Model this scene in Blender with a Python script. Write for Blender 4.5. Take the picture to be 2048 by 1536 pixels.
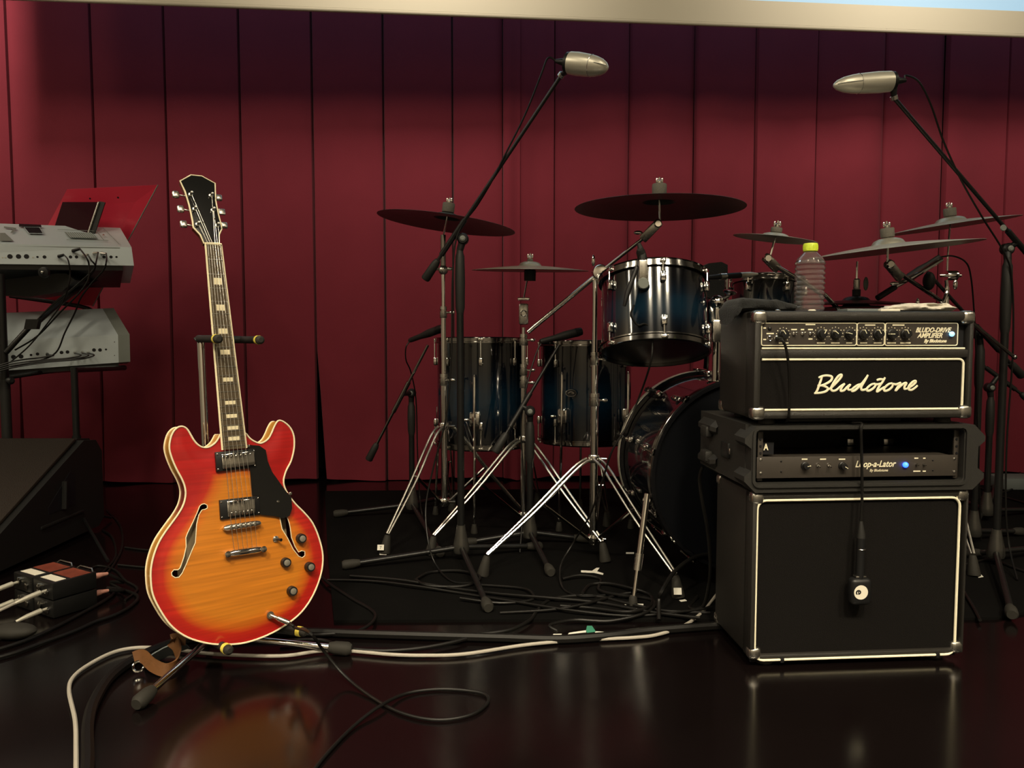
import bpy, bmesh, math, random
from mathutils import Vector as V, Matrix, noise, geometry
random.seed(7)
S = bpy.context.scene
for o in list(bpy.data.objects): bpy.data.objects.remove(o)
C = S.collection
R = math.radians
# ------------------------------------------------------------------ camera
F_PX, CAM_H, HORIZON = 1538.0, 0.815, 670.0
PITCH = math.atan((768 - HORIZON) / F_PX)
cam = bpy.data.cameras.new('camera'); cam.sensor_width = 36; cam.lens = 36 * F_PX / 2048
cam.clip_start = .02; cam.clip_end = 60
camo = bpy.data.objects.new('camera', cam); C.objects.link(camo)
camo.location = (0, 0, CAM_H); camo.rotation_euler = (math.pi / 2 - PITCH, 0, 0)
S.camera = camo
# ------------------------------------------------------------------ world, lamps, exposure
w = bpy.data.worlds.new('world'); S.world = w; w.use_nodes = True
w.node_tree.nodes['Background'].inputs[0].default_value = (.10, .09, .08, 1)
w.node_tree.nodes['Background'].inputs[1].default_value = .05
S.view_settings.view_transform = 'Standard'; S.view_settings.look = 'None'
S.view_settings.gamma = 1; S.view_settings.use_curve_mapping = False
S.view_settings.exposure = 0.0
def area(name, loc, size, power, col, target, shape='RECTANGLE', sy=None):
    l = bpy.data.lights.new(name, 'AREA'); l.energy = power; l.color = col
    l.shape = shape; l.size = size; l.size_y = sy or size
    o = bpy.data.objects.new(name, l); C.objects.link(o); o.location = loc
    o.rotation_euler = (V(target) - V(loc)).to_track_quat('-Z', 'Y').to_euler()
    return o
WARM = (1.0, .86, .62)
# ceiling lamps of the hall: rows over the stage front, focused downlights over the seats; far left and rear ones added
for x in (-5.0, -3.2, -.9, 1.4, 3.6):  # leftmost position added, left power raised, to brighten left curtain and keyboards
    area('stage_ceiling_lamp', (x, .3, 3.75), .30, 38 if x < -3 else 20, WARM, (x, 2.7, 0), sy=.9)
    o_ = area('curtain_ceiling_lamp', (x + .5, 2.2, 3.75), .30, 13, (1.0, .88, .72), (x + .5, 4.35, 2.55), sy=.8); o_.data.spread = R(66)
for x in (-.9, .6, 2.0):
    o_ = area('hall_area_light', (x, -1.2, 3.75), .40, 22, WARM, (x * .85, .95, 0)); o_.data.spread = R(64)
for x in (-2.4, 2.4):
    area('hall_area_light', (x, -4.4, 3.75), .50, 95, WARM, (x, -5.6, .6))  # added at the back to brighten the hall wall mirrored in chrome
# ------------------------------------------------------------------ pixel rays
FW = V((0, math.cos(PITCH), -math.sin(PITCH))); UP = V((0, math.sin(PITCH), math.cos(PITCH))); CP = V((0, 0, CAM_H))
def ray(x, y): return V((1, 0, 0)) * ((x - 1024) / F_PX) + UP * ((768 - y) / F_PX) + FW
def at(x, y, D): d = ray(x, y); return CP + d * (D / d.y)
def fl(x, y, z=0.): d = ray(x, y); return CP + d * ((z - CAM_H) / d.z)
def on(x, y, P, N): d = ray(x, y); return CP + d * ((P - CP).dot(N) / d.dot(N))
# ------------------------------------------------------------------ mesh builder
def cr(pts, n=6, closed=False):
    pts = [V(p) for p in pts]; m = len(pts); out = []
    if m < 3: return pts
    for i in range(m if closed else m - 1):
        g = (lambda k: pts[k % m]) if closed else (lambda k: pts[min(max(k, 0), m - 1)])
        a, b, c, d = g(i - 1), g(i), g(i + 1), g(i + 2)
        for j in range(n):
            t = j / n
            out.append(.5 * (2 * b + (c - a) * t + (2 * a - 5 * b + 4 * c - d) * t * t + (3 * b - a - 3 * c + d) * t ** 3))
    if not closed: out.append(pts[-1])
    return out
class Fr:
    def __init__(s, o, x, y, z): s.o, s.x, s.y, s.z = V(o), V(x), V(y), V(z)
    def __call__(s, p): return s.o + s.x * p[0] + s.y * p[1] + s.z * p[2]
    def inv(s, P): d = P - s.o; return V((d.dot(s.x), d.dot(s.y), d.dot(s.z)))
def axis_frame(o, z, hint=None):
    z = V(z).normalized(); h = V(hint) if hint is not None else (V((1, 0, 0)) if abs(z.x) < .9 else V((0, 1, 0)))
    x = (h - z * h.dot(z)).normalized(); return Fr(o, x, z.cross(x), z)
class MB:
    def __init__(s, fr=None): s.v, s.f, s.fr, s.attr = [], [], fr, None
    def add(s, vs, fs):
        b = len(s.v); s.v += [(s.fr(p) if s.fr else V(p)) for p in vs]; s.f += [tuple(b + i for i in f) for f in fs]; return s
    def box(s, c, d, rot=None, bev=0, seg=2):
        bm = bmesh.new(); bmesh.ops.create_cube(bm, size=1)
        for v in bm.verts: v.co = V((v.co.x * d[0], v.co.y * d[1], v.co.z * d[2]))
        if bev: bmesh.ops.bevel(bm, geom=list(bm.edges), offset=bev, segments=seg, profile=.5, affect='EDGES')
        bm.verts.index_update(); c = V(c)
        vs = [c + (rot @ v.co if rot else v.co) for v in bm.verts]; fs = [[v.index for v in f.verts] for f in bm.faces]
        bm.free(); return s.add(vs, fs)
    def tube(s, pts, r, n=8, closed=False, flat=None, caps=True):
        pts = [V(p) for p in pts]; m = len(pts); vs = []; fs = []
        rr = r if isinstance(r, (list, tuple)) else [r] * m
        def tan(i):
            a = pts[(i - 1) % m] if (closed or i > 0) else pts[i]; b = pts[(i + 1) % m] if (closed or i < m - 1) else pts[i]
            t = b - a; return t.normalized() if t.length > 1e-9 else V((0, 0, 1))
        t0 = tan(0); u = V((0, 0, 1)) if abs(t0.z) < .9 else V((1, 0, 0))
        if flat is not None: u = V(flat[0])
        u = (u - t0 * u.dot(t0)).normalized()
        for i in range(m):
            t = tan(i); q = (V(flat[0]) if flat is not None else u); u2 = q - t * q.dot(t)
            u = u2.normalized() if u2.length > 1e-6 else u
            w_ = t.cross(u); ku = flat[1] if flat is not None else 1
            for k in range(n):
                a = 2 * math.pi * (k + .5) / n; vs.append(pts[i] + (u * math.cos(a) * ku + w_ * math.sin(a)) * rr[i])
        for i in range(m if closed else m - 1):
            for k in range(n):
                j = (i + 1) % m; fs.append((i * n + k, i * n + (k + 1) % n, j * n + (k + 1) % n, j * n + k))
        if caps and not closed: fs += [tuple(range(n))[::-1], tuple(range((m - 1) * n, m * n))]
        return s.add(vs, fs)
    def cyl(s, a, b, r0, r1=None, n=16):
        return s.tube([V(a), V(b)], [r0, r0 if r1 is None else r1], n)
    def lathe(s, prof, o=(0, 0, 0), ax=(0, 0, 1), n=32, hint=None, close=False):
        g = axis_frame(o, ax, hint); vs = []; fs = []; m = len(prof)
        for r, h in prof:
            for k in range(n):
                a = 2 * math.pi * k / n; vs.append(g((max(r, 1e-5) * math.cos(a), max(r, 1e-5) * math.sin(a), h)))
        for i in range(m if close else m - 1):
            for k in range(n):
                j = (i + 1) % m; fs.append((i * n + k, i * n + (k + 1) % n, j * n + (k + 1) % n, j * n + k))
        if not close:
            fs += [tuple(range(n))[::-1], tuple(range((m - 1) * n, m * n))]
        return s.add(vs, fs)
    def ring(s, c, ax, Rr, r, n=40, k=8, kz=1.0):
        return s.lathe([(Rr + r * math.cos(2 * math.pi * i / k), kz * r * math.sin(2 * math.pi * i / k)) for i in range(k)], c, ax, n, close=True)
    def prism(s, poly, g, h0, h1):
        n = len(poly); vs = [g((p[0], p[1], h0)) for p in poly] + [g((p[0], p[1], h1)) for p in poly]
        fs = [(i, (i + 1) % n, n + (i + 1) % n, n + i) for i in range(n)]
        tris = geometry.tessellate_polygon([[V((p[0], p[1], 0)) for p in poly]])
        fs += [tuple(t) for t in tris] + [tuple(n + i for i in t[::-1]) for t in tris]
        return s.add(vs, fs)
    def sph(s, c, r, sc=(1, 1, 1), n=16, m=10, g=None):
        prof = [(r * math.sin(math.pi * i / m), -r * math.cos(math.pi * i / m)) for i in range(m + 1)]
        b = MB(); b.lathe(prof, n=n); c = V(c)
        vs = [(g(V((p.x * sc[0], p.y * sc[1], p.z * sc[2]))) if g else c + V((p.x * sc[0], p.y * sc[1], p.z * sc[2]))) for p in b.v]
        return s.add(vs, b.f)
    def text(s, body, g, size, depth=.0004, shear=0, align='LEFT', wide=1.0, bold=0.0):
        cu = bpy.data.curves.new('t', 'FONT'); cu.body = body; cu.size = size; cu.extrude = depth; cu.shear = shear
        cu.align_x = align; cu.offset = bold; cu.resolution_u = 3
        o = bpy.data.objects.new('t', cu); C.objects.link(o); me = bpy.data.meshes.new_from_object(o)
        s.add([g((v.co.x * wide, v.co.y, v.co.z)) for v in me.vertices], [tuple(p.vertices) for p in me.polygons])
        bpy.data.objects.remove(o); bpy.data.curves.remove(cu); bpy.data.meshes.remove(me); return s
    def mesh(s, name, org, smooth=35):
        me = bpy.data.meshes.new(name); me.from_pydata([tuple(v - org) for v in s.v], [], s.f)
        bm = bmesh.new(); bm.from_mesh(me); bmesh.ops.recalc_face_normals(bm, faces=bm.faces); bm.to_mesh(me); bm.free()
        if smooth:
            me.polygons.foreach_set('use_smooth', [True] * len(me.polygons)); me.set_sharp_from_angle(angle=R(smooth))
        if s.attr:
            for k, vals in s.attr.items():
                a = me.attributes.new(k, 'FLOAT', 'POINT'); a.data.foreach_set('value', vals)
        return me
def put(name, mb, mat, parent=None, org=V((0, 0, 0)), smooth=35):
    o = bpy.data.objects.new(name, mb.mesh(name, org, smooth)); C.objects.link(o); o.data.materials.append(mat)
    if parent: o.parent = parent
    return o
class Thing:
    def __init__(s, name, label, cat, loc, group=None):
        s.o = bpy.data.objects.new(name, None); C.objects.link(s.o); s.loc = V(loc); s.o.location = s.loc
        s.o.empty_display_size = .05
        s.o['label'] = label; s.o['category'] = cat
        if group: s.o['group'] = group
    def part(s, name, mb, mat, parent=None, label=None, smooth=35, kind=None):
        o = put(name, mb, mat, parent or s.o, s.loc, smooth)
        if label: o['label'] = label
        if kind: o['kind'] = kind
        return o
def solo(name, mb, mat, label, cat, group=None, smooth=35):
    xs = [v.x for v in mb.v]; ys = [v.y for v in mb.v]; zs = [v.z for v in mb.v]
    org = V(((min(xs) + max(xs)) / 2, (min(ys) + max(ys)) / 2, min(zs)))
    o = put(name, mb, mat, None, org, smooth); o.location = org; o['label'] = label; o['category'] = cat
    if group: o['group'] = group
    return o
def struct(name, mb, mat, parent=None, smooth=35):
    o = put(name, mb, mat, parent, V((0, 0, 0)), smooth)
    if not parent: o['kind'] = 'structure'
    return o
# ------------------------------------------------------------------ materials
def mat(name, rgb, rough=.5, metal=0, var=.0, vscale=20, bump=0, bscale=200, coat=0, rvar=0, spec=.5, emit=None, trans=0, ior=1.45, sheen=0, alpha=1):
    m = bpy.data.materials.new(name); m.use_nodes = True; nt = m.node_tree; n = nt.nodes; b = n['Principled BSDF']
    b.inputs['Base Color'].default_value = (*rgb, 1); b.inputs['Roughness'].default_value = rough; b.inputs['Metallic'].default_value = metal
    b.inputs['Specular IOR Level'].default_value = spec; b.inputs['Coat Weight'].default_value = coat; b.inputs['Coat Roughness'].default_value = .04
    b.inputs['Transmission Weight'].default_value = trans; b.inputs['IOR'].default_value = ior; b.inputs['Sheen Weight'].default_value = sheen; b.inputs['Alpha'].default_value = alpha
    if emit: b.inputs['Emission Color'].default_value = (*emit[0], 1); b.inputs['Emission Strength'].default_value = emit[1]
    tc = n.new('ShaderNodeTexCoord')
    nz = n.new('ShaderNodeTexNoise'); nz.inputs['Scale'].default_value = vscale; nz.inputs['Detail'].default_value = 4
    nt.links.new(tc.outputs['Object'], nz.inputs['Vector'])
    if var:
        mx = n.new('ShaderNodeMix'); mx.data_type = 'RGBA'
        mx.inputs[6].default_value = (*[c * (1 - var) for c in rgb], 1); mx.inputs[7].default_value = (*[min(1, c * (1 + var)) for c in rgb], 1)
        nt.links.new(nz.outputs['Fac'], mx.inputs[0]); nt.links.new(mx.outputs[2], b.inputs['Base Color'])
    if rvar:
        mr = n.new('ShaderNodeMapRange'); mr.inputs[3].default_value = max(0, rough - rvar); mr.inputs[4].default_value = rough + rvar
        nt.links.new(nz.outputs['Fac'], mr.inputs[0]); nt.links.new(mr.outputs[0], b.inputs['Roughness'])
    if bump:
        n2 = n.new('ShaderNodeTexNoise'); n2.inputs['Scale'].default_value = bscale; n2.inputs['Detail'].default_value = 2
        nt.links.new(tc.outputs['Object'], n2.inputs['Vector'])
        bp = n.new('ShaderNodeBump'); bp.inputs['Strength'].default_value = bump; bp.inputs['Distance'].default_value = .002
        nt.links.new(n2.outputs['Fac'], bp.inputs['Height']); nt.links.new(bp.outputs['Normal'], b.inputs['Normal'])
    return m
M = {}
M['floor'] = mat('glossy black stage floor', (.004, .0025, .0025), .17, var=.3, vscale=3, rvar=.04, spec=.55, bump=.02, bscale=14)
M['curtain'] = mat('red curtain cloth', (.172, .0205, .033), .85, var=.10, vscale=6, bump=.25, bscale=420, sheen=.06, spec=.15)
M['darkwall'] = mat('dark wall', (.02, .012, .012), .8, var=.2)
M['hallwall'] = mat('hall wall', (.55, .50, .42), .8, var=.1, vscale=2)
M['ceil'] = mat('hall ceiling', (.12, .11, .10), .9, var=.1)
M['border'] = mat('screen border', (.50, .46, .36), .7, var=.03, vscale=2)
M['screen'] = mat('projected picture', (.22, .28, .32), .8, emit=((.36, .66, .90), .62), var=.04, vscale=3)
M['chrome'] = mat('chrome', (.86, .84, .80), .10, 1, rvar=.03, vscale=40)
M['legchrome'] = mat('polished leg steel', (.92, .89, .82), .24, 1, rvar=.04, vscale=60)
M['dchrome'] = mat('smoked chrome', (.30, .29, .28), .12, 1, rvar=.03, vscale=40)
M['nickel'] = mat('cast nickel', (.62, .60, .55), .28, 1, rvar=.05, vscale=60)
M['satin'] = mat('satin steel', (.80, .76, .66), .42, 1, rvar=.05, vscale=60)
M['hoop_lit'] = mat('lit chrome hoop', (.78, .74, .62), .30, .45, var=.06, vscale=20)  # pale half-metal colour stands in for light on the rear chrome hoop
M['blkmetal'] = mat('black painted steel', (.008, .008, .008), .36, rvar=.06, vscale=50)
M['blkgrip'] = mat('black plastic grip', (.015, .0145, .0135), .55, bump=.1, bscale=300)
M['rubber'] = mat('dark rubber', (.020, .018, .014), .75, var=.2, vscale=40, bump=.1)
M['blkplastic'] = mat('black plastic', (.008, .008, .0085), .42, bump=.06, bscale=500)
M['tolex'] = mat('black tolex', (.020, .018, .0155), .40, bump=.5, bscale=900, var=.15, vscale=200)
M['case'] = mat('moulded rack plastic', (.021, .020, .018), .5, bump=.35, bscale=700)
M['wedge'] = mat('dark monitor paint', (.007, .0066, .0058), .6, bump=.3, bscale=500)
M['panel'] = mat('grey black faceplate', (.045, .038, .032), .4, var=.1, vscale=80)
M['cream'] = mat('cream print', (.90, .84, .62), .45, var=.03)
M['piping'] = mat('cream piping', (.92, .86, .66), .4, var=.03, vscale=60)
M['cable'] = mat('black cable rubber', (.0055, .005, .0045), .42, spec=.35, var=.2, vscale=60)
M['wcable'] = mat('white cable', (.40, .37, .32), .45, var=.1, vscale=40)
M['mat'] = mat('black drum mat', (.0042, .004, .0038), .93, var=.25, vscale=8, bump=.4, bscale=300, spec=.06)
M['silver'] = mat('silver paint', (.62, .70, .74), .45, .35, var=.05, vscale=12)
M['silverg'] = mat('grey end cap', (.22, .24, .22), .5, .2, var=.08, vscale=20)
M['champ'] = mat('champagne silver mic', (.72, .69, .58), .38, .55, var=.04, vscale=30)
M['white'] = mat('white tape', (.80, .78, .70), .6, var=.05, vscale=60)
M['green'] = mat('green tape', (.05, .25, .16), .6, var=.1)
M['ivory'] = mat('ivory binding', (.90, .80, .55), .35, var=.04)
M['red'] = mat('red lacquered sheet', (.62, .035, .07), .28, var=.05, vscale=6, coat=.4)
M['yellow'] = mat('yellow rubber ring', (.80, .66, .10), .5, var=.05)
M['leather'] = mat('tan leather', (.13, .052, .014), .6, var=.3, vscale=30, bump=.3, bscale=120)
M['grey'] = mat('grey webbing', (.14, .16, .16), .7, var=.1, bump=.2)
M['copper'] = mat('copper pink plug', (.75, .36, .28), .4, .3, var=.05)
M['cap'] = mat('lime cap', (.60, .74, .05), .4, var=.03)
M['drumhead'] = mat('black drum head', (.004, .0045, .006), .28, var=.1, vscale=6)
M['blue_led'] = mat('blue lamp', (.1, .3, 1), .3, emit=((.012, .06, 1.0), 7))
M['cyan_led'] = mat('light blue jewel lamp', (.4, .7, 1), .3, emit=((.22, .55, 1.0), 2.0))
M['towel_b'] = mat('black terry towel', (.007, .0075, .0075), .95, var=.3, vscale=90, bump=1, bscale=260, sheen=.08)
M['towel_w'] = mat('white towel', (.62, .58, .50), .9, var=.1, vscale=60, bump=.6, bscale=240)
M['paper'] = mat('paper', (.78, .74, .62), .7, var=.04)
M['inside'] = mat('dark interior', (.004, .004, .006), .6, var=.2)
M['sticker'] = mat('brown printed label', (.22, .05, .03), .3, var=.6, vscale=30)
def bronze(name, rgb, rough, metal=1):
    m = mat(name, rgb, rough, metal, var=.18, vscale=14, rvar=.06); nt = m.node_tree; n = nt.nodes
    tc = n.new('ShaderNodeTexCoord'); wv = n.new('ShaderNodeTexWave'); wv.wave_type = 'RINGS'; wv.rings_direction = 'Z'
    wv.inputs['Scale'].default_value = 55; wv.inputs['Distortion'].default_value = .3
    nt.links.new(tc.outputs['Object'], wv.inputs['Vector']); bp = n.new('ShaderNodeBump'); bp.inputs['Strength'].default_value = .12; bp.inputs['Distance'].default_value = .001
    nt.links.new(wv.outputs['Color'], bp.inputs['Height']); nt.links.new(bp.outputs['Normal'], n['Principled BSDF'].inputs['Normal']); return m
M['bronze'] = bronze('dark bronze', (.055, .06, .055), .42, .55)
M['bronze2'] = bronze('bright bronze', (.44, .42, .35), .40, .6)
def ramp_mat(name, attr, stops, rough, coat, flame=0, metal=0):
    m = bpy.data.materials.new(name); m.use_nodes = True; nt = m.node_tree; n = nt.nodes; b = n['Principled BSDF']
    b.inputs['Roughness'].default_value = rough; b.inputs['Coat Weight'].default_value = coat; b.inputs['Coat Roughness'].default_value = .03; b.inputs['Metallic'].default_value = metal
    a = n.new('ShaderNodeAttribute'); a.attribute_name = attr; rp = n.new('ShaderNodeValToRGB')
    nt.links.new(a.outputs['Fac'], rp.inputs[0]); el = rp.color_ramp.elements
    while len(el) > 1: el.remove(el[-1])
    el[0].position = stops[0][0]; el[0].color = (*stops[0][1], 1)
    for p, c in stops[1:]:
        e = el.new(p); e.color = (*c, 1)
    out = rp.outputs[0]
    if flame:
        tc = n.new('ShaderNodeTexCoord'); mp = n.new('ShaderNodeMapping'); mp.inputs['Scale'].default_value = (5, 5, 150)
        nt.links.new(tc.outputs['Object'], mp.inputs[0]); nz = n.new('ShaderNodeTexNoise'); nz.inputs['Scale'].default_value = 1; nz.inputs['Detail'].default_value = 3
        nt.links.new(mp.outputs[0], nz.inputs['Vector']); mr = n.new('ShaderNodeMapRange'); mr.inputs[1].default_value = .3; mr.inputs[2].default_value = .7
        mr.inputs[3].default_value = 1 - flame; mr.inputs[4].default_value = 1 + flame * .5
        nt.links.new(nz.outputs['Fac'], mr.inputs[0]); mx = n.new('ShaderNodeMix'); mx.data_type = 'RGBA'; mx.blend_type = 'MULTIPLY'; mx.inputs[0].default_value = 1
        nt.links.new(out, mx.inputs[6]); nt.links.new(mr.outputs[0], mx.inputs[7]); out = mx.outputs[2]
    nt.links.new(out, b.inputs['Base Color']); return m
M['burst'] = ramp_mat('cherry sunburst flame maple', 'edge', [(0, (.42, .008, .008)), (.35, (.50, .022, .008)), (.62, (.60, .13, .009)), (1, (.60, .195, .014))], .35, .9, .22)
M['rim'] = ramp_mat('amber red rim', 'rimh', [(0, (.16, .01, .008)), (.35, (.26, .03, .01)), (.6, (.66, .30, .035)), (1, (.66, .30, .035))], .3, .8)
M['bluefade'] = ramp_mat('blue fade drum lacquer', 'fade', [(0, (.002, .002, .003)), (.35, (.002, .004, .008)), (.7, (.0022, .008, .017)), (1, (.003, .017, .034))], .12, 1, .25)
# ------------------------------------------------------------------ the room
WA, WB = fl(215, 967), fl(2010, 948)
WDIR = (WB - WA).normalized(); WN = V((WDIR.y, -WDIR.x, 0))          # WN points at the viewer
def wall_s(x, y=500): return (on(x, y, WA, WN) - WA).dot(WDIR)
def wallp(s, off, z): p = WA + WDIR * s - WN * off; return V((p.x, p.y, z))
mb = MB(); mb.box((0, -.5, -.05), (12, 12, .1)); struct('floor', mb, M['floor'])
mb = MB(); a, b = wallp(-4.5, .45, 0), wallp(8.2, .45, 0)
mb.add([a, b, b + V((0, 0, 4)), a + V((0, 0, 4))] + [p - WN * .1 for p in (a, b, b + V((0, 0, 4)), a + V((0, 0, 4)))], [(0, 1, 2, 3), (4, 5, 6, 7), (0, 1, 5, 4), (2, 3, 7, 6), (0, 3, 7, 4), (1, 2, 6, 5)])
struct('wall_back', mb, M['darkwall'])
mb = MB(); mb.box((0, -.5, 4.05), (12, 12, .1)); struct('ceiling', mb, M['ceil'])
mb = MB(); mb.box((0, -6.45, 2), (12, .1, 4)); struct('wall_front', mb, M['hallwall'])
mb = MB(); mb.box((-5.95, -.5, 2), (.1, 12, 4)); struct('wall_left', mb, M['hallwall'])
mb = MB(); mb.box((5.95, -.5, 2), (.1, 12, 4)); struct('wall_right', mb, M['hallwall'])
# pleated curtain, each pleat a panel
cur = Thing('stage_curtain', 'long dark red pleated curtain hanging across the back of the stage', 'curtain', wallp(2.5, 0, 0))
seams = [-860, -720, -580, -440, -300, -130, 29, 194, 338, 485, 628, 769, 906, 1006, 1039, 1106, 1254, 1386, 1506, 1626, 1759, 1881, 2004, 2130, 2260]
ss = [wall_s(x) for x in seams]
for i in range(len(ss) - 1):
    s0, s1 = ss[i], ss[i + 1]; vs = []; fs = []
    U = [0, .008, .026, .07, .15, .25, .35, .45, .55, .65, .75, .85, .93, .985, 1.0]; NZ = 26
    wide0 = s1 - s0; right = seams[i] >= 1000; gap = (seams[i] == 628)
    for k in range(NZ + 1):
        z = .004 + 3.3 * (k / NZ) ** 1.15
        for j, u in enumerate(U):
            tuck = ((.055 if j == 0 else (.020 if j == 1 else (.030 if j == len(U) - 1 else (.003 if j == len(U) - 2 else 0)))) * (.55 if right else 1)) if wide0 > .2 else (.05 if j == 0 else 0)
            wide = (s1 - s0)
            off = tuck - .012 * math.sin(math.pi * u) ** .7 * min(1, wide / .3)
            if right: off += .016 * math.sin(u * 5.2 + i * 1.7) * min(1, wide / .25)
            off += .010 * noise.noise(V((u * 1.3 + i * 3.1, z * .8, 2.)))
            lo = max(0, 1 - z / .5)
            off += .016 * lo * math.sin(u * 7 + i * 2.3) - .012 * lo
            s = s0 + wide * u + (.002 if right and j == len(U) - 1 else 0)
            if gap: s += .05 * max(0, 1 - z / .75) * (1 - u) ** 3
            if seams[i] == 1006: off -= .03
            zz = z + (.008 * (1 + math.sin(i * 2.1 + u * 3)) if k == 0 else 0)
            vs.append(wallp(s, off, zz))
    n = len(U)
    for k in range(NZ):
        for j in range(n - 1): fs.append((k * n + j, k * n + j + 1, (k + 1) * n + j + 1, (k + 1) * n + j))
    mb = MB(); mb.add(vs, fs); cur.part('curtain_panel', mb, M['curtain'], smooth=50)
# projection screen hanging in front of the curtain
SP = at(1024, 30, 3.75); sy = R(5.2)
sx, sn = V((math.cos(sy), math.sin(sy), 0)), V((math.sin(sy), -math.cos(sy), 0))
def scr(x, y): p = on(x, y, SP, sn) - SP; return p.dot(sx), p.z
zlo = scr(1024, 30)[1]; bw = scr(1700, 9)[1] - scr(1700, 55)[1]
uL, uR = -2.62, 3.6; g = Fr(SP, sx, V((0, 0, 1)), sn)
t = Thing('projection_screen', 'projection screen with cream border and pale blue picture hung before the curtain', 'screen', g((.4, 0, 0)))
mb = MB(g); mb.box(((uL + uR) / 2, bw / 2, 0), (uR - uL, bw, .012)); bo = t.part('bottom_border', mb, M['border'])
for ux_ in (uL + bw / 2, uR - bw / 2):
    mb = MB(g); mb.box((ux_, bw + .6, 0), (bw, 1.2, .012)); t.part('side_border', mb, M['border'])
mb = MB(g); mb.box(((uL + uR) / 2, bw + .6, 0), (uR - uL - 2 * bw, 1.2, .008)); t.part('picture', mb, M['screen'])
mb = MB(g); mb.cyl((uL, -.004, -.006), (uR, -.004, -.006), .012); t.part('bottom_bar', mb, M['border'])
# black mat under the drums
mb = MB(); pl = [fl(668, 1246), fl(655, 1105), fl(650, 985), fl(2047, 972), fl(2300, 1180), fl(1990, 1240), fl(1420, 1244), fl(1000, 1244)]
mb.prism([(p.x, p.y) for p in pl], Fr((0, 0, 0), (1, 0, 0), (0, 1, 0), (0, 0, 1)), .0, .008)
solo('drum_mat', mb, M['mat'], 'thin black mat spread on the stage floor under the drum kit', 'mat')
MATZ = .008
# ------------------------------------------------------------------ the amplifier stack
AY = R(4.3); AU, AW = V((math.cos(AY), math.sin(AY), 0)), V((-math.sin(AY), math.cos(AY), 0))
A0 = at(1499, 1337, 1.835); A0.z = 0
AF = Fr(A0, AU, AW, (0, 0, 1))                      # local x along the face, y into the box, z up
def ap(x, y, d=0.):                                  # pixel -> local point on the plane d behind the faces
    p = AF.inv(on(x, y, AF((0, d, 0)), AW)); return V((p.x, d, p.z))
FACE = lambda o: Fr(AF(o), AU, V((0, 0, 1)), -AW)   # drawing frame on a face: x right, y up, z to viewer
def corner(th, pts, size=.034, nm='corner_protector'):
    for (x, y, z, sx_, sy_, sz_) in pts:
        mb = MB(AF); mb.box((x - sx_ * (size / 2 - .0018), y - sy_ * (size / 2 - .0018), z - sz_ * (size / 2 - .0018)), (size, size, size), bev=.010, seg=3)
        th.part(nm, mb, M['nickel'])
def frame_bars(mb, u0, u1, z0, z1, wl, wr, wb, wt, d0, d1, bev=.008):
    dc, dd = (d0 + d1) / 2, d1 - d0
    mb.box((u0 + wl / 2, dc, (z0 + z1) / 2), (wl, dd, z1 - z0), bev=bev); mb.box((u1 - wr / 2, dc, (z0 + z1) / 2), (wr, dd, z1 - z0), bev=bev)
    mb.box(((u0 + u1) / 2, dc, z0 + wb / 2), (u1 - u0, dd, wb), bev=bev); mb.box(((u0 + u1) / 2, dc, z1 - wt / 2), (u1 - u0, dd, wt), bev=bev)
def rrect(u0, u1, z0, z1, r, n=5):
    out = []
    for cx, cz, a0 in ((u1 - r, z1 - r, 0), (u0 + r, z1 - r, 90), (u0 + r, z0 + r, 180), (u1 - r, z0 + r, 270)):
        for k in range(n + 1):
            a = R(a0 + 90 * k / n); out.append((cx + r * math.cos(a), cz + r * math.sin(a)))
    return out
# --- speaker cabinet
u0, u1 = 0.0, ap(1930, 1200).x; z0, z1 = .021, ap(1715, 983).z; CD = .262
t = Thing('speaker_cabinet', 'black speaker cabinet with cream piping at the bottom of the amp stack', 'speaker', AF(((u0 + u1) / 2, CD / 2, 0)))
mb = MB(AF); mb.box(((u0 + u1) / 2, CD / 2 + .014, (z0 + z1) / 2), (u1 - u0, CD - .028, z1 - z0), bev=.012)
frame_bars(mb, u0, u1, z0, z1, .0155, .007, .0125, .0175, 0, .05, .006); t.part('cabinet_body', mb, M['tolex'])
pa, pb, pc = ap(1516, 1002), ap(1922, 996), ap(1517, 1322)
gu0, gu1, gz0, gz1 = pa.x, pb.x, pc.z, pa.z
mb = MB(AF); mb.box(((gu0 + gu1) / 2, .016, (gz0 + gz1) / 2), (gu1 - gu0 + .014, .006, gz1 - gz0 + .014)); t.part('baffle', mb, M['inside'])
cc = ap(1650, 1140); mb = MB(); mb.ring(AF((cc.x, .0125, cc.z)), -AW, .142, .0025, 64, 6); mb.ring(AF((cc.x, .0125, cc.z)), -AW, .06, .002, 40, 6); t.part('speaker_rim', mb, M['blkplastic'])
gm = mat('black grille cloth', (.009, .008, .0075), .8, var=.5, vscale=500, bump=.8, bscale=900, spec=.08)
mb = MB(AF); mb.box(((gu0 + gu1) / 2, .0105, (gz0 + gz1) / 2), (gu1 - gu0 + .01, .004, gz1 - gz0 + .01)); t.part('grille_cloth', mb, gm)
mb = MB(AF); mb.tube([V((p[0], .0035, p[1])) for p in rrect(gu0, gu1, gz0, gz1, .022)], .0033, 8, closed=True); t.part('piping', mb, M['piping'])
for x in (1565, 1876):
    p = ap(x, 1318); mb = MB(AF); mb.box((p.x, .004, gz0 - .001), (.010, .010, .012), bev=.002); t.part('grille_tab', mb, M['blkplastic'])
corner(t, [(u, d, z, 1 if u == u1 else -1, 1 if d == CD else -1, 1 if z == z1 else -1) for u in (u0, u1) for d in (0, CD) for z in (z0, z1)], .032)
for u in (u0 + .05, u1 - .055):
    for d in (.035, CD - .04):
        mb = MB(); mb.lathe([(.019, 0), (.022, .004), (.020, .022)], AF((u, d, 0)), n=20); t.part('foot', mb, M['rubber'])
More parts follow.
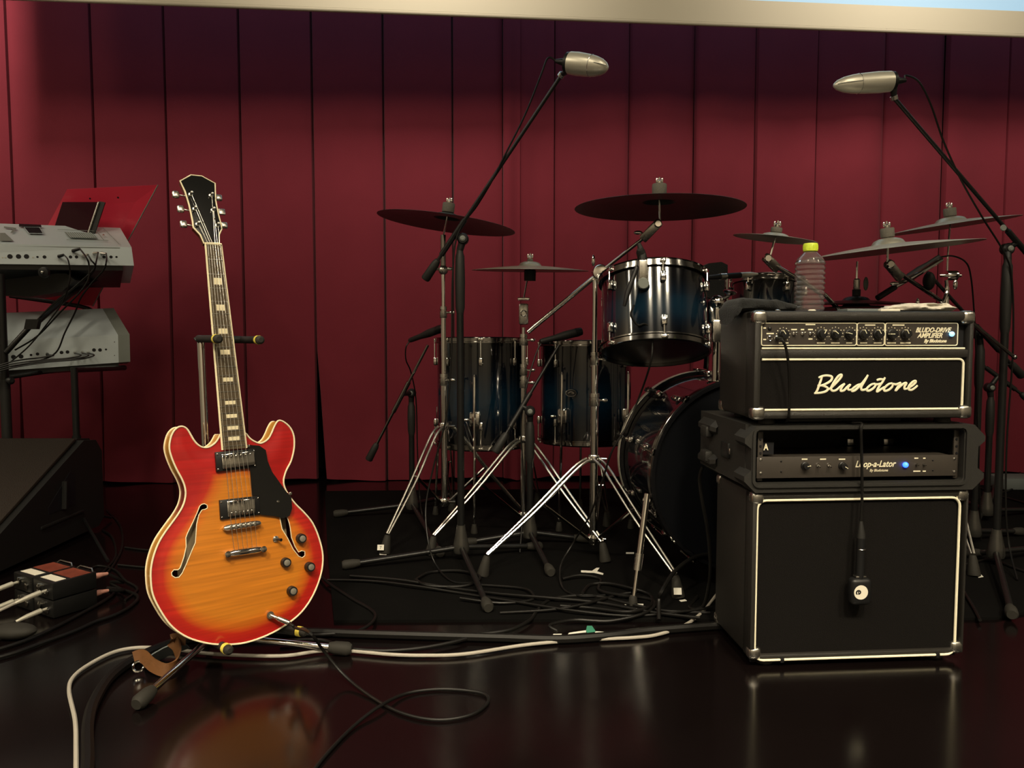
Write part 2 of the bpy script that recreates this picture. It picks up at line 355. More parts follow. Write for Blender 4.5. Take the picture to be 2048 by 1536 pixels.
# --- rack case on top of the cabinet
ra, rb = ap(1487, 905), ap(1965, 905); rz0, rz1 = z1 + .002, ap(1700, 851).z; RU0, RU1 = ra.x, rb.x; RD = .37; OFF = -.012
t = Thing('rack_case', 'black moulded plastic rack case between amp head and speaker cabinet', 'rack case', AF(((RU0 + RU1) / 2, .15, rz0)))
def notch(o=0):                                       # front outline, with chamfered corners and pinched sides
    h = rz1 - rz0; m = (rz0 + rz1) / 2; c = .028
    L = [(RU0 + c + o, rz1 - o), (RU0 + o, rz1 - c), (RU0 + o, rz1 - c - .012), (RU0 + .017 + o, m + .026), (RU0 + .017 + o, m - .026), (RU0 + o, rz0 + c + .012), (RU0 + o, rz0 + c), (RU0 + c + o, rz0 + o)]
    return L + [(RU0 + RU1 - x, z) for x, z in L[::-1]]
q1, q2 = ap(1515, 866), ap(1917, 956); ou0, ou1, oz0, oz1 = q1.x - .006, q2.x + .006, q2.z - .006, q1.z + .006
def bumper(d0, d1):                                   # moulded ring: outline with a rounded rectangular hole
    out = notch(); inn = rrect(ou0, ou1, oz0, oz1, .012, 3); n = len(out)
    # resample the hole at the same number of points by angle around the centre
    cu, cz = (ou0 + ou1) / 2, (oz0 + oz1) / 2; hw, hh = (ou1 - ou0) / 2, (oz1 - oz0) / 2; hole = []
    for x, z in out:
        dx, dz = (x - cu), (z - cz); k = min(hw / abs(dx) if dx else 9, hh / abs(dz) if dz else 9); hole.append((cu + dx * k, cz + dz * k))
    vs = []; fs = []
    for pts, d in ((out, d0 + .008), (out, d1), (hole, d1), (hole, d0 + .003)):
        vs += [V((p[0], d, p[1])) for p in pts]
    inner = [(cu + (p[0] - cu) * .985, cz + (p[1] - cz) * .95) for p in out]; vs += [V((p[0], d0, p[1])) for p in inner]
    for i in range(n):
        j = (i + 1) % n
        fs += [(i, j, n + j, n + i), (n + i, n + j, 2 * n + j, 2 * n + i), (2 * n + i, 2 * n + j, 3 * n + j, 3 * n + i), (3 * n + i, 3 * n + j, 4 * n + j, 4 * n + i), (4 * n + i, 4 * n + j, j, i)]
    return vs, fs
def ring_prism(mb, out, inn, d0, d1):
    pv_ = [V(p) for p in out] + [V(p) for p in inn]; a_, b_ = len(out), len(inn)
    pe_ = [(i_, (i_ + 1) % a_) for i_ in range(a_)] + [(a_ + i_, a_ + (i_ + 1) % b_) for i_ in range(b_)]
    r_ = geometry.delaunay_2d_cdt(pv_, pe_, [], 1, 1e-7); vv, ff = r_[0], r_[2]
    ins = lambda p, poly: sum(((poly[k][1] > p[1]) != (poly[k - 1][1] > p[1])) and (p[0] < (poly[k - 1][0] - poly[k][0]) * (p[1] - poly[k][1]) / (poly[k - 1][1] - poly[k][1]) + poly[k][0]) for k in range(len(poly))) % 2 == 1
    ff = [f for f in ff if not ins(sum((vv[k] for k in f), V((0, 0))) / len(f), inn)]
    n_ = len(vv); vs_ = [V((p.x, d0, p.y)) for p in vv] + [V((p.x, d1, p.y)) for p in vv]; fs_ = [tuple(f) for f in ff] + [tuple(n_ + k for k in f[::-1]) for f in ff]
    mb.add(vs_, fs_)
    for lp in (out, inn):
        m_ = len(lp); mb.add([V((p[0], d0, p[1])) for p in lp] + [V((p[0], d1, p[1])) for p in lp], [(k, (k + 1) % m_, m_ + (k + 1) % m_, m_ + k) for k in range(m_)])
hole = rrect(ou0, ou1, oz0, oz1, .010, 4)
mb = MB(AF); ring_prism(mb, notch(), hole, OFF + .004, OFF + .075); fbp = t.part('front_bumper', mb, M['case'], smooth=25)
mb = MB(AF); ring_prism(mb, rrect(ou0 - .009, ou1 + .009, oz0 - .009, oz1 + .009, .018, 4), rrect(ou0 - .003, ou1 + .003, oz0 - .003, oz1 + .003, .012, 4), OFF - .001, OFF + .006); t.part('opening_lip', mb, M['case'], fbp, smooth=25)
mb = MB(AF)                                           # box shell with open front
for (cx, cz_, sx_, sz_) in (((ou0 + ou1) / 2, oz1 + .006, ou1 - ou0 + .024, .012), ((ou0 + ou1) / 2, oz0 - .006, ou1 - ou0 + .024, .012), (ou0 - .006, (oz0 + oz1) / 2, .012, oz1 - oz0), (ou1 + .006, (oz0 + oz1) / 2, .012, oz1 - oz0)):
    mb.box((cx, .20, cz_), (sx_, .34, sz_))
mb.box(((ou0 + ou1) / 2, .366, (oz0 + oz1) / 2), (ou1 - ou0, .008, oz1 - oz0)); t.part('shell', mb, M['case'])
mb = MB(AF)                                           # rear lid bumper, seen past the left edge
lid = [(RU0 - .008 + (0 if k else 0), z) for k, z in ((0, 0),)]
vs = []; n2 = notch()
for d, sc in ((.225, .93), (.245, 1.0), (.345, 1.0), (.375, .88)):
    vs += [V(((RU0 + RU1) / 2 + (p[0] - (RU0 + RU1) / 2) * (1 + (sc - 1) * .5), d, (rz0 + rz1) / 2 + (p[1] - (rz0 + rz1) / 2) * sc)) for p in n2]
n = len(n2); fs = [(k * n + i, k * n + (i + 1) % n, (k + 1) * n + (i + 1) % n, (k + 1) * n + i) for k in range(3) for i in range(n)] + [tuple(range(3 * n, 4 * n))]
mb.add(vs, fs); t.part('rear_lid', mb, M['case'], smooth=25)
for dz in (.034, -.034):                              # raised ribs on the flank
    mb = MB(AF); mb.box((RU0 + .004, .285, (rz0 + rz1) / 2 + dz), (.022, .05, .030), bev=.006); t.part('rib', mb, M['case'])
mb = MB(AF); mb.box((RU0 + .014, .16, (rz0 + rz1) / 2), (.010, .055, .040), bev=.003); t.part('latch', mb, M['blkmetal'])
mb = MB(AF); mb.box((RU0 + .009, .118, (rz0 + rz1) / 2 + .002), (.004, .006, .016), bev=.0015); t.part('latch_lever', mb, M['chrome'])
mb = MB(AF); mb.tube(cr([(RU0 + .012, .335, rz0 + .005), (RU0 + .006, .345, rz0 - .03), (RU0 + .012, .34, rz0 - .09), (RU0 + .03, .34, rz0 - .18), (RU0 + .04, .34, .14), (RU0 + .03, .36, .03), (RU0 + .0, .40, .008), (RU0 + .05, .48, .014)], 6), .005, 8); 
solo('power_cable', mb, M['cable'], 'black mains cable hanging from the back of the rack case beside the speaker cabinet', 'cable')
for s_, x in ((1, 1521), (-1, 1913)):
    p = ap(x, 905, .01); mb = MB(AF); mb.box((p.x, .014, (oz0 + oz1) / 2), (.013, .006, oz1 - oz0 - .008), bev=.001); rl = t.part('rack_rail', mb, M['panel'])
    for yy in (878, 892, 906):
        q = ap(x, yy, .0105); mb = MB(AF); mb.cyl((q.x, .0085, q.z), (q.x, .016, q.z), .0026, n=12); t.part('rail_hole', mb, M['inside'], rl)
q = ap(1533, 900, .02); mb = MB(); mb.text('A', FACE((q.x - .007, .02, q.z - .0)), .022, .0006, bold=.0006, wide=.75); t.part('letter', mb, M['cream'])
mb = MB(AF); q = ap(1532, 895, .024); mb.box((q.x + .004, .024, q.z - .002), (.030, .002, .030)); t.part('letter_card', mb, M['inside'])
for x, wd in ((1695, .022), (1770, .03)):             # things dimly seen in the empty bay
    q = ap(x, 885, .2); mb = MB(AF); mb.box((q.x, .2, q.z), (wd, .04, .03), bev=.004); t.part('rear_connector', mb, M['dchrome'])
# rack unit
pu0, pu1 = ap(1515, 930).x, ap(1917, 930).x; pz0, pz1 = ap(1700, 955).z, ap(1700, 913).z
t = Thing('rack_unit', 'one unit effects loop faceplate with glowing blue lamp in the rack case', 'rack unit', AF(((pu0 + pu1) / 2, .05, pz0)))
mb = MB(AF); mb.box(((pu0 + pu1) / 2, .0065, (pz0 + pz1) / 2), (pu1 - pu0, .003, pz1 - pz0), bev=.0006); mb.box(((pu0 + pu1) / 2, .09, (pz0 + pz1) / 2), (pu1 - pu0 - .03, .16, pz1 - pz0 - .003)); t.part('faceplate', mb, M['panel'])
for x, y in ((1523, 920), (1523, 947), (1911, 918), (1911, 944), (1564, 923), (1564, 944), (1868, 921), (1868, 941)):
    q = ap(x, y); mb = MB(AF); big = x in (1523, 1911); mb.lathe([(.0035 if big else .0022, 0), (.0033 if big else .002, .0015), (.001, .0025)], (q.x, .005, q.z), (0, -1, 0), 12); t.part('screw', mb, M['nickel'] if big else M['blkmetal'])
def knob(th, q, d, r, h, ang, line=True):
    mb = MB(); b = FACE((q.x, d, q.z)); mb.lathe([(r, 0), (r, h * .3), (r * .82, h * .4), (r * .76, h), (r * .3, h * 1.03)], b((0, 0, 0)), -AW, 20); k = th.part('knob', mb, M['blkplastic'])
    g = Fr(b((0, 0, 0)), b.x * math.cos(ang) + b.y * math.sin(ang), b.y * math.cos(ang) - b.x * math.sin(ang), b.z)
    mb = MB(g); mb.box((r * .55, 0, h * .72), (r * .9, r * .12, h * .75)); th.part('pointer', mb, M['cream'], k)
for x, a in ((1611, 10), (1686, -30)): knob(t, ap(x, 932), .005, .0095, .014, R(a))
for x in (1637, 1659):
    q = ap(x, 930); mb = MB(AF); mb.cyl((q.x, .005, q.z), (q.x, .001, q.z), .004, n=12); mb.cyl((q.x, .001, q.z), (q.x, -.009, q.z - .004), .0018, n=10); t.part('toggle', mb, M['chrome'])
for x in (1835, 1850):
    q = ap(x, 930); mb = MB(AF); mb.cyl((q.x, .005, q.z), (q.x, .002, q.z), .003, n=12); mb.cyl((q.x, .002, q.z), (q.x, -.005, q.z), .0014, n=10); t.part('mini_switch', mb, M['dchrome'])
q = ap(1812, 930); mb = MB(); mb.sph(AF((q.x, .002, q.z)), .0068); t.part('lamp', mb, M['blue_led'], label='glowing blue lamp')
mb = MB(); q = ap(1712, 935); mb.text('Loop-a-Lator', FACE((q.x, .0048, q.z)), .0225, .0003, .35, wide=.84, bold=.0003); q = ap(1741, 944); mb.text('By Bludotone', FACE((q.x, .0048, q.z)), .0095, .0003, .3, wide=.9); t.part('lettering', mb, M['cream'])
mb = MB(AF)
for x, y, wd in ((1611, 919, .014), (1648, 919, .015), (1686, 919, .016), (1835, 917, .010), (1851, 917, .006), (1836, 943, .018), (1851, 943, .008)):
    q = ap(x, y); mb.box((q.x, .0048, q.z), (wd, .0005, .0028))
t.part('small_print', mb, M['cream'], kind='stuff')
# --- amplifier head
hu0, hu1 = ap(1508, 730).x, ap(1948, 730).x; hz0, hz1 = ap(1700, 838).z, ap(1700, 622).z; HD = .245
t = Thing('amplifier_head', 'black guitar amplifier head with cream script logo on top of the stack', 'amplifier', AF(((hu0 + hu1) / 2, HD / 2, hz0 - .016)))
mb = MB(AF); mb.box(((hu0 + hu1) / 2, HD / 2 + .02, (hz0 + hz1) / 2), (hu1 - hu0, HD - .04, hz1 - hz0), bev=.012)
frame_bars(mb, hu0, hu1, hz0, hz1, .019, .014, .020, .024, 0, .06, .008)
m0, m1 = ap(1700, 716).z, ap(1700, 699).z; mb.box(((hu0 + hu1) / 2, .03, (m0 + m1) / 2), (hu1 - hu0 - .02, .05, m1 - m0), bev=.004); t.part('cabinet_body', mb, M['tolex'])
ga, gb = ap(1527, 717), ap(1930, 818)
mb = MB(AF); mb.box(((ga.x + gb.x) / 2, .013, (ga.z + gb.z) / 2), (gb.x - ga.x + .012, .004, ga.z - gb.z + .012)); t.part('grille_cloth', mb, gm)
rr_ = rrect(ga.x - .02, gb.x - .002, gb.z, ga.z - .003, .012)
mb = MB(AF); pts = [p for p in rr_ if p[0] > ga.x]; pts = sorted([p for p in pts], key=lambda p: 0)
path = [(ga.x, gb.z)] + [(p[0], p[1]) for p in rrect(ga.x, gb.x - .002, gb.z, ga.z - .003, .012) if p[0] > (ga.x + gb.x) / 2 and p[1] < (ga.z + gb.z) / 2] + [(p[0], p[1]) for p in rrect(ga.x, gb.x - .002, gb.z, ga.z - .003, .012) if p[0] > (ga.x + gb.x) / 2 and p[1] > (ga.z + gb.z) / 2] + [(ga.x, ga.z - .003)]
mb.tube([V((p[0], .0095, p[1])) for p in path], .0030, 8); t.part('grille_piping', mb, M['piping'])
la, lb = ap(1526, 697), ap(1934, 697); mb = MB(AF); mb.cyl((la.x, .009, la.z), (lb.x, .009, lb.z), .0026, n=8); t.part('panel_piping', mb, M['piping'])
fa, fb = ap(1526, 645), ap(1921, 692)
mb = MB(AF); mb.box(((fa.x + fb.x) / 2, .0125, (fa.z + fb.z) / 2), (fb.x - fa.x, .003, fa.z - fb.z)); t.part('faceplate', mb, M['panel'])
mb = MB(AF); mb.box(((hu0 + hu1) / 2, .035, (fa.z + fb.z) / 2), (hu1 - hu0 - .03, .03, fa.z - fb.z + .014)); t.part('chassis', mb, M['inside'])
mb = MB(AF)
for xa, xb in ((1527, 1717), (1719, 1773), (1776, 1920)):
    a, b = ap(xa, 646), ap(xb, 691); mb.tube([V((p[0], .0105, p[1])) for p in rrect(a.x, b.x, b.z, a.z, .005, 3)], .0013, 6, closed=True)
t.part('panel_outline', mb, M['cream'])
kn = [(1570, 669, 125), (1646, 668, 62), (1675, 668, 140), (1703, 668, 165), (1731, 668, 118), (1760, 668, 122), (1788, 668, 180), (1815, 668, 118)]
dots = MB()
for x, y, a in kn:
    q = ap(x, y); knob(t, q, .011, .0118, .017, R(a))
    for k in range(11):
        an = R(-50 + 28 * k); b = FACE((q.x, .0108, q.z)); c = b((.0165 * math.cos(an), .0165 * math.sin(an), 0)); dots.cyl(c, c - AW * .0006, .0011, n=8)
t.part('knob_marks', dots, M['cream'], kind='stuff')
for x in (1592, 1609, 1625):
    q = ap(x, 668); mb = MB(AF); mb.lathe([(.0045, 0), (.0045, .003), (.0025, .004), (.0016, .012), (.0022, .014), (.001, .015)], (q.x, .011, q.z), (0.1, -1, .25), 14); t.part('toggle', mb, M['chrome'])
for x in (1543, 1557):
    q = ap(x, 677); mb = MB(); mb.ring(AF((q.x, .010, q.z)), -AW, .0055, .0018, 20, 8); t.part('input_jack', mb, M['chrome'])
q = ap(1543, 657); mb = MB(AF); mb.lathe([(.005, 0), (.004, .003), (.001, .005)], (q.x, .011, q.z), (0, -1, 0), 14); t.part('pilot_dome', mb, M['blkplastic'])
q = ap(1907, 668); mb = MB(); mb.sph(AF((q.x, .006, q.z)), .0062); t.part('lamp', mb, M['cyan_led'], label='glowing light blue jewel lamp')
mb = MB()
for s_, x, y, sz, wd in (('BLUDO-DRIVE', 1836, 664.5, .0165, .84), ('AMPLIFIER', 1840, 675.5, .0165, .84), ('By Bludotone', 1853, 685, .0115, .9)):
    q = ap(x, y); mb.text(s_, FACE((q.x, .0105, q.z)), sz, .0003, .4, wide=wd, bold=.0004)
t.part('lettering', mb, M['cream'])
mb = MB(AF)
for x, y, wd in ((1533, 656, .006), (1533, 679, .007), (1544, 667, .018), (1592, 659, .014), (1609, 659, .008), (1625, 659, .012), (1625, 678, .010), (1625, 649, .024), (1571, 686, .024), (1646, 686, .020), (1675, 686, .021), (1703, 686, .015), (1732, 686, .017), (1760, 686, .020), (1788, 686, .022), (1816, 686, .026), (1745, 650, .026), (1802, 650, .030)):
    q = ap(x, y); mb.box((q.x, .0106, q.z), (wd, .0006, .0030))
t.part('small_print', mb, M['cream'], kind='stuff')
corner(t, [(u, d, z, 1 if u == hu1 else -1, 1 if d == HD else -1, 1 if z == hz1 else -1) for u in (hu0, hu1) for d in (0, HD) for z in (hz0, hz1)], .034)
for u in (hu0 + .05, hu1 - .05):
    for d in (.04, HD - .04):
        mb = MB(); mb.lathe([(.017, 0), (.020, .003), (.018, .016)], AF((u, d, rz1 - .0)), n=18); t.part('foot', mb, M['rubber'])
# script logo, traced as strokes
Z8 = lambda x, y: ap(1600 + x / 7.877, 730 + y / 7.877, .0105)
strokes = [
 [(345, 185), (325, 250), (300, 320), (270, 400), (235, 452)],
 [(292, 200), (350, 175), (430, 165), (500, 185), (490, 240), (420, 290), (340, 322), (275, 325)],
 [(340, 322), (410, 345), (440, 378), (400, 418), (320, 438), (222, 446)],
 [(430, 395), (500, 350), (590, 260), (650, 185), (650, 152), (600, 180), (530, 280), (490, 365), (510, 405), (570, 395), (640, 335), (705, 292)],
 [(705, 292), (660, 350), (640, 405), (690, 400), (745, 345), (790, 310), (755, 355), (765, 390), (815, 385)],
 [(960, 300), (900, 320), (830, 375), (820, 410), (870, 395), (950, 320), (1030, 220), (1072, 155)],
 [(1072, 155), (1020, 250), (965, 345), (975, 392), (1030, 385), (1060, 365)],
 [(1185, 292), (1120, 310), (1055, 370), (1065, 406), (1120, 390), (1180, 340), (1190, 295)], [(1190, 300), (1230, 305), (1275, 290)],
 [(1342, 195), (1300, 265), (1240, 350), (1213, 418), (1270, 385), (1330, 345)], [(1208, 240), (1260, 224), (1325, 230)],
 [(1455, 285), (1390, 305), (1325, 370), (1335, 406), (1390, 395), (1450, 345), (1462, 290)], [(1462, 295), (1520, 305), (1590, 275)],
 [(1590, 275), (1550, 330), (1505, 405), (1560, 350), (1630, 295), (1675, 285), (1645, 345), (1650, 378), (1705, 365)],
 [(1705, 365), (1770, 325), (1820, 275), (1815, 250), (1770, 270), (1715, 335), (1712, 380), (1755, 392), (1810, 360), (1852, 322)]]
mb = MB(AF)
for st in strokes:
    pts = cr([Z8(x, y) for x, y in st], 6); k = len(pts)
    mb.tube(pts, [.0030 * (.72 + .28 * math.sin(math.pi * i / (k - 1)) ** .5) for i in range(k)], 8, flat=((0, 1, 0), .5))
t.part('script_logo', mb, M['cream'], label='cream cursive script logo')
TOPZ = hz1
# flat multi plug strip lying in the gap under the head
mb = MB(AF); a, b = ap(1572, 842, .06), ap(1800, 842, .06); mb.box(((a.x + b.x) / 2, .08, rz1 + .0065), (b.x - a.x, .05, .011), bev=.003); 
solo('plug_strip', mb, M['blkplastic'], 'flat black strip lying in the gap between amp head and rack case', 'strip')
# instrument cable from the head down behind the rack
q = ap(1557, 677, 0); mb = MB(AF)
mb.cyl((q.x, .010, q.z), (q.x, -.018, q.z), .0042, n=10)
pts = [(q.x, -.018, q.z), ap(1563, 679, -.034), ap(1571, 693, -.036), ap(1577, 730, -.03), ap(1579, 780, -.018), ap(1578, 822, -.012), ap(1577, 836, -.004), V((ap(1576, 842).x, .02, hz0 - .009)), V((ap(1574, 843).x, .05, hz0 - .0085))]
mb.tube(cr(pts, 6), .0034, 8); solo('patch_cable', mb, M['cable'], 'black patch cable plugged into the amp head input and hanging over its grille', 'cable')
# flat guitar cab microphone on its cable
c = ap(1721, 1183, -.028)
t = Thing('cab_microphone', 'square black microphone with cream round emblem hanging before the speaker cabinet', 'microphone', AF(c))
wM, hM = .052, .066
mb = MB(AF); mb.box((c.x, -.022, c.z), (wM, .030, hM), bev=.011, seg=4); t.part('body', mb, M['blkplastic'])
mb = MB(AF); mb.box((c.x, -.022, c.z + hM / 2 + .003), (.026, .016, .004), bev=.001); t.part('collar', mb, M['nickel'])
k0 = ap(1721, 1139, -.022); k1 = ap(1722, 1076, -.022); mb = MB(AF); mb.cyl((c.x, -.022, c.z + hM / 2), (k1.x, -.022, k1.z), .0098, .0095); t.part('connector', mb, M['blkplastic'])
mb = MB(AF); mb.ring((k0.x, -.022, (k0.z + k1.z) / 2 + .012), (0, 0, 1), .0096, .001, 20, 6); t.part('connector_ring', mb, M['nickel'])
k2 = ap(1722, 1042, -.022); mb = MB(AF); mb.tube([(k1.x, -.022, k1.z), (k1.x, -.022, k1.z + .012), (k2.x, -.022, k2.z)], [.0100, .0090, .0040], 14); t.part('strain_relief', mb, M['blkgrip'])
ec = ap(1722, 1185, -.0372); b = FACE((ec.x, -.0372, ec.z)); mb = MB(); mb.lathe([(.0175, 0), (.0172, .0006)], b((0, 0, 0)), -AW, 36); e_ = t.part('emblem', mb, M['paper'])
g2 = Fr(b((-.0125, .0072, .0007)), -b.y, b.x, b.z); mb = MB(); mb.text('e', g2, .026, .0003, bold=.0005); t.part('emblem_letter', mb, M['blkplastic'], e_)
mb = MB(AF); pts = [k2 + V((0, 0, 0)), ap(1724, 1000, -.020), ap(1724, 960, -.020), ap(1723, 900, -.019), ap(1722, 858, -.021), V((ap(1718, 850).x, -.012, rz1 + .006)), V((ap(1712, 850).x, .012, rz1 + .0045)), V((ap(1702, 848).x, .045, rz1 + .004))]
mb.tube(cr(pts, 6), .0034, 8); solo('microphone_cable', mb, M['cable'], 'black microphone cable hanging down over the rack case front', 'cable')
# things on the head: bottle, towels, pens
bp_ = AF((ap(1660, 625).x, .11, TOPZ)); bp_ = V((bp_.x, bp_.y, TOPZ)); D_b = bp_.y
tt = at(1660, 487, D_b).z; Hb = tt - TOPZ; rb_ = (at(1688, 580, D_b).x - at(1630, 580, D_b).x) / 2
t = Thing('water_bottle', 'clear ribbed plastic water bottle with lime cap standing on the amp head', 'bottle', bp_)
wm = mat('clear bottle plastic', (.95, .93, .92), .04, trans=.96, ior=1.40, var=.02); prof = [(.001, .001), (rb_ * .82, .0), (rb_ * .95, .004)]
zz = .008
while zz < Hb * .70:
    prof += [(rb_ * 1.0, zz), (rb_ * 1.0, zz + .004), (rb_ * .92, zz + .007), (rb_ * .92, zz + .009)]; zz += .0125
prof += [(rb_ * .97, Hb * .72), (rb_ * .85, Hb * .78), (rb_ * .5, Hb * .86), (rb_ * .40, Hb * .88), (rb_ * .40, Hb * .90)]
inner = [(max(.0008, r_ - .0007), h_ + (.0008 if k < 3 else 0)) for k, (r_, h_) in enumerate(prof)]
mb = MB(); mb.lathe(prof + inner[::-1], bp_, n=32, close=True); bd = t.part('bottle_body', mb, wm)
mb = MB(); mb.lathe([(rb_ * .46, Hb * .885), (rb_ * .48, Hb * .89), (rb_ * .48, Hb * .985), (rb_ * .44, Hb)], bp_, n=28)
for k in range(28):
    a = 2 * math.pi * k / 28; c_ = bp_ + V((rb_ * .48 * math.cos(a), rb_ * .48 * math.sin(a), Hb * .91)); mb.cyl(c_, c_ + V((0, 0, Hb * .06)), .0007, n=6)
t.part('screw_cap', mb, M['cap'])
def cloth(name, pts, rx, rz, m, label, seed, n=18, nz=.5):
    pts = cr(pts, 7); vs = []; fs = []; k = len(pts)
    for i, p in enumerate(pts):
        e = min(1, .35 + 3 * min(i, k - 1 - i) / k)
        for j in range(n):
            a = 2 * math.pi * j / n; ca, sa = math.cos(a), math.sin(a)
            d = 1 + nz * noise.noise(V((i * .25 + seed, ca * 1.6, sa * 1.6))) + .35 * nz * noise.noise(V((i * .8 + seed, ca * 4, sa * 4)))
            vs.append(AF((p.x, p.y + rx * ca * e * d, p.z + rz * (abs(sa) ** .7 * (1 if sa > 0 else -1)) * e * (d if sa > 0 else 1))))
    for i in range(k - 1):
        for j in range(n): fs.append((i * n + j, i * n + (j + 1) % n, (i + 1) * n + (j + 1) % n, (i + 1) * n + j))
    fs += [tuple(range(n))[::-1], tuple(range((k - 1) * n, k * n))]
    mb = MB(); mb.add(vs, fs); return solo(name, mb, m, label, 'towel', smooth=80)
xx = lambda px, d: AF.inv(on(px, 620, AF((0, d, 0)), AW)).x
cloth('black_towel', [(hu0 - .022, .13, TOPZ - .026), (hu0 - .020, .13, TOPZ - .004), (hu0 - .004, .13, TOPZ + .016), (hu0 + .05, .13, TOPZ + .0165), (hu0 + .10, .135, TOPZ + .015), (hu0 + .155, .14, TOPZ + .013)], .07, .0175, M['towel_b'], 'folded black towel draped over the left edge of the amp head', 3, nz=.22)
cloth('white_towel', [(xx(1765, .1), .10, TOPZ + .008), (xx(1800, .1), .11, TOPZ + .010), (xx(1840, .1), .10, TOPZ + .012), (xx(1880, .1), .10, TOPZ + .011), (xx(1902, .1), .10, TOPZ + .009)], .05, .010, M['towel_w'], 'crumpled white towel lying on the right half of the amp head', 9, nz=.6)
mb = MB(AF); x0 = xx(1700, .05); mb.box((x0 + .04, .06, TOPZ + .0035), (.11, .05, .007), bev=.001); solo('notebook', mb, M['grey'], 'thin dark grey notebook lying beside the bottle on the amp head', 'notebook')
mb = MB(AF); x0 = xx(1778, .03); mb.box((x0, .035, TOPZ + .003), (.050, .025, .006), bev=.0015); solo('paper_slip', mb, M['paper'], 'small cream paper packet on the front edge of the amp head', 'packet')
mb = MB(AF); x0 = xx(1624, .04); mb.lathe([(.001, 0), (.009, .001), (.0095, .003), (.006, .005)], (x0, .04, TOPZ), n=18); solo('guitar_pick', mb, M['paper'], 'small cream disc lying on the amp head left of the bottle', 'disc')
mb = MB(AF); x0 = xx(1555, .03); mb.lathe([(.001, 0), (.007, .001), (.007, .003), (.003, .005)], (x0, .03, TOPZ), n=16); solo('end_pin', mb, M['chrome'], 'small chrome button lying on the amp head in front of the black towel', 'button')
# ------------------------------------------------------------------ the guitar
GYAW, GLEAN = R(38), R(9)
gn = V((math.sin(GYAW) * math.cos(GLEAN), -math.cos(GYAW) * math.cos(GLEAN), math.sin(GLEAN)))
gu = V((math.cos(GYAW), math.sin(GYAW), 0)); gv = gn.cross(gu)
GP = at(465, 1288, 1.80); GF = Fr(GP, gu, gv, gn)
def gp(x, y, h=0.): p = GF.inv(on(x, y, GP + gn * h, gn)); return (p.x, p.y)
Z3 = lambda x, y: (320 + x / 5.486, 820 + y / 5.486)
Z4 = lambda x, y: (320 + x / 5.486, 1040 + y / 5.486)
Z5 = lambda x, y: (320 + x / 8.533, 330 + y / 8.533)
body_px = [(441, 868), (436, 878), (429, 887), (418, 894), (407, 895), (396.5, 890), (387.5, 880), (380, 867), (373, 857), (364, 853), (354.6, 855.5), (345.5, 865.5), (340, 882), (339, 898), (344, 917), (353, 938), (364, 958.5), (370, 975), (371, 991), (366.5, 1009.6), (356.5, 1028), (342, 1048), (329, 1066), (318, 1084), (309, 1106), (303, 1130), (301.5, 1154), (306, 1190), (324.5, 1227), (346, 1255), (376, 1275), (415, 1286.5), (453, 1289), (492, 1285), (535, 1270), (574, 1248), (604, 1222.6), (627, 1188), (642, 1147), (645.5, 1111), (638, 1076.5), (625, 1046), (608, 1025), (591, 1008), (575, 987), (567, 965), (571.5, 943), (582, 922), (588, 896), (587.5, 872), (580, 855), (567, 843.6), (556.5, 841.5), (549, 852), (543, 866), (535, 879), (522, 886.5), (511, 884), (500, 877), (492, 867)]
outl = [V((*gp(x, y), 0)) for x, y in body_px]
outl = [(p.x, p.y) for p in cr(outl, 4)]
fl_px = [(402, 1008.7), (407.5, 1007.4), (413, 1010.5), (413.3, 1016), (408.4, 1019), (403, 1019.6), (396.6, 1029.6), (392, 1047.9), (390.2, 1071.5), (389, 1085), (380, 1105.6), (371, 1127.5), (362.8, 1145.7), (356.5, 1154), (349, 1155), (342.8, 1151), (341.9, 1144.8), (346.4, 1139.3), (354.6, 1139.3), (359, 1134.8), (366.5, 1113), (371, 1092.9), (370.5, 1075), (374, 1066), (383.8, 1046), (393, 1026), (398.4, 1012.3)]
fr_px = [(551, 1010), (562, 1012), (573, 1035), (577, 1046), (579, 1057), (581, 1075), (588, 1093), (595, 1104), (601.6, 1101), (608, 1103), (608, 1111), (602.5, 1115), (595, 1112), (584, 1098), (573, 1076), (562, 1058), (558, 1036)]
holes = [[gp(x, y) for x, y in fl_px], [gp(x, y) for x, y in fr_px]]
def seg_dist(p, poly):
    best = 9
    for i in range(len(poly)):
        a, b = poly[i], poly[(i + 1) % len(poly)]; dx, dy = b[0] - a[0], b[1] - a[1]
        tt_ = max(0, min(1, ((p[0] - a[0]) * dx + (p[1] - a[1]) * dy) / (dx * dx + dy * dy + 1e-12)))
        best = min(best, math.hypot(p[0] - a[0] - dx * tt_, p[1] - a[1] - dy * tt_))
    return best
def inside(p, poly):
    c = False; j = len(poly) - 1
    for i in range(len(poly)):
        if (poly[i][1] > p[1]) != (poly[j][1] > p[1]) and p[0] < (poly[j][0] - poly[i][0]) * (p[1] - poly[i][1]) / (poly[j][1] - poly[i][1]) + poly[i][0]: c = not c
        j = i
    return c
def arch(d): return .010 * (1 - math.exp(-max(0, d - .008) / .05))
pv = [V(p) for p in outl]; pe = [(i, (i + 1) % len(outl)) for i in range(len(outl))]
for hcl in holes:
    b0 = len(pv); pv += [V(p) for p in hcl]; pe += [(b0 + i, b0 + (i + 1) % len(hcl)) for i in range(len(hcl))]
xs = [p[0] for p in outl]; ys = [p[1] for p in outl]; stp = .0085
yy = min(ys)
while yy < max(ys):
    x_ = min(xs)
    while x_ < max(xs):
        p = (x_ + random.uniform(-.001, .001), yy + random.uniform(-.001, .001))
        if inside(p, outl) and seg_dist(p, outl) > .005 and not any(inside(p, hcl) or seg_dist(p, hcl) < .004 for hcl in holes): pv.append(V(p))
        x_ += stp
    yy += stp
cdt = geometry.delaunay_2d_cdt(pv, pe, [], 1, 1e-6)
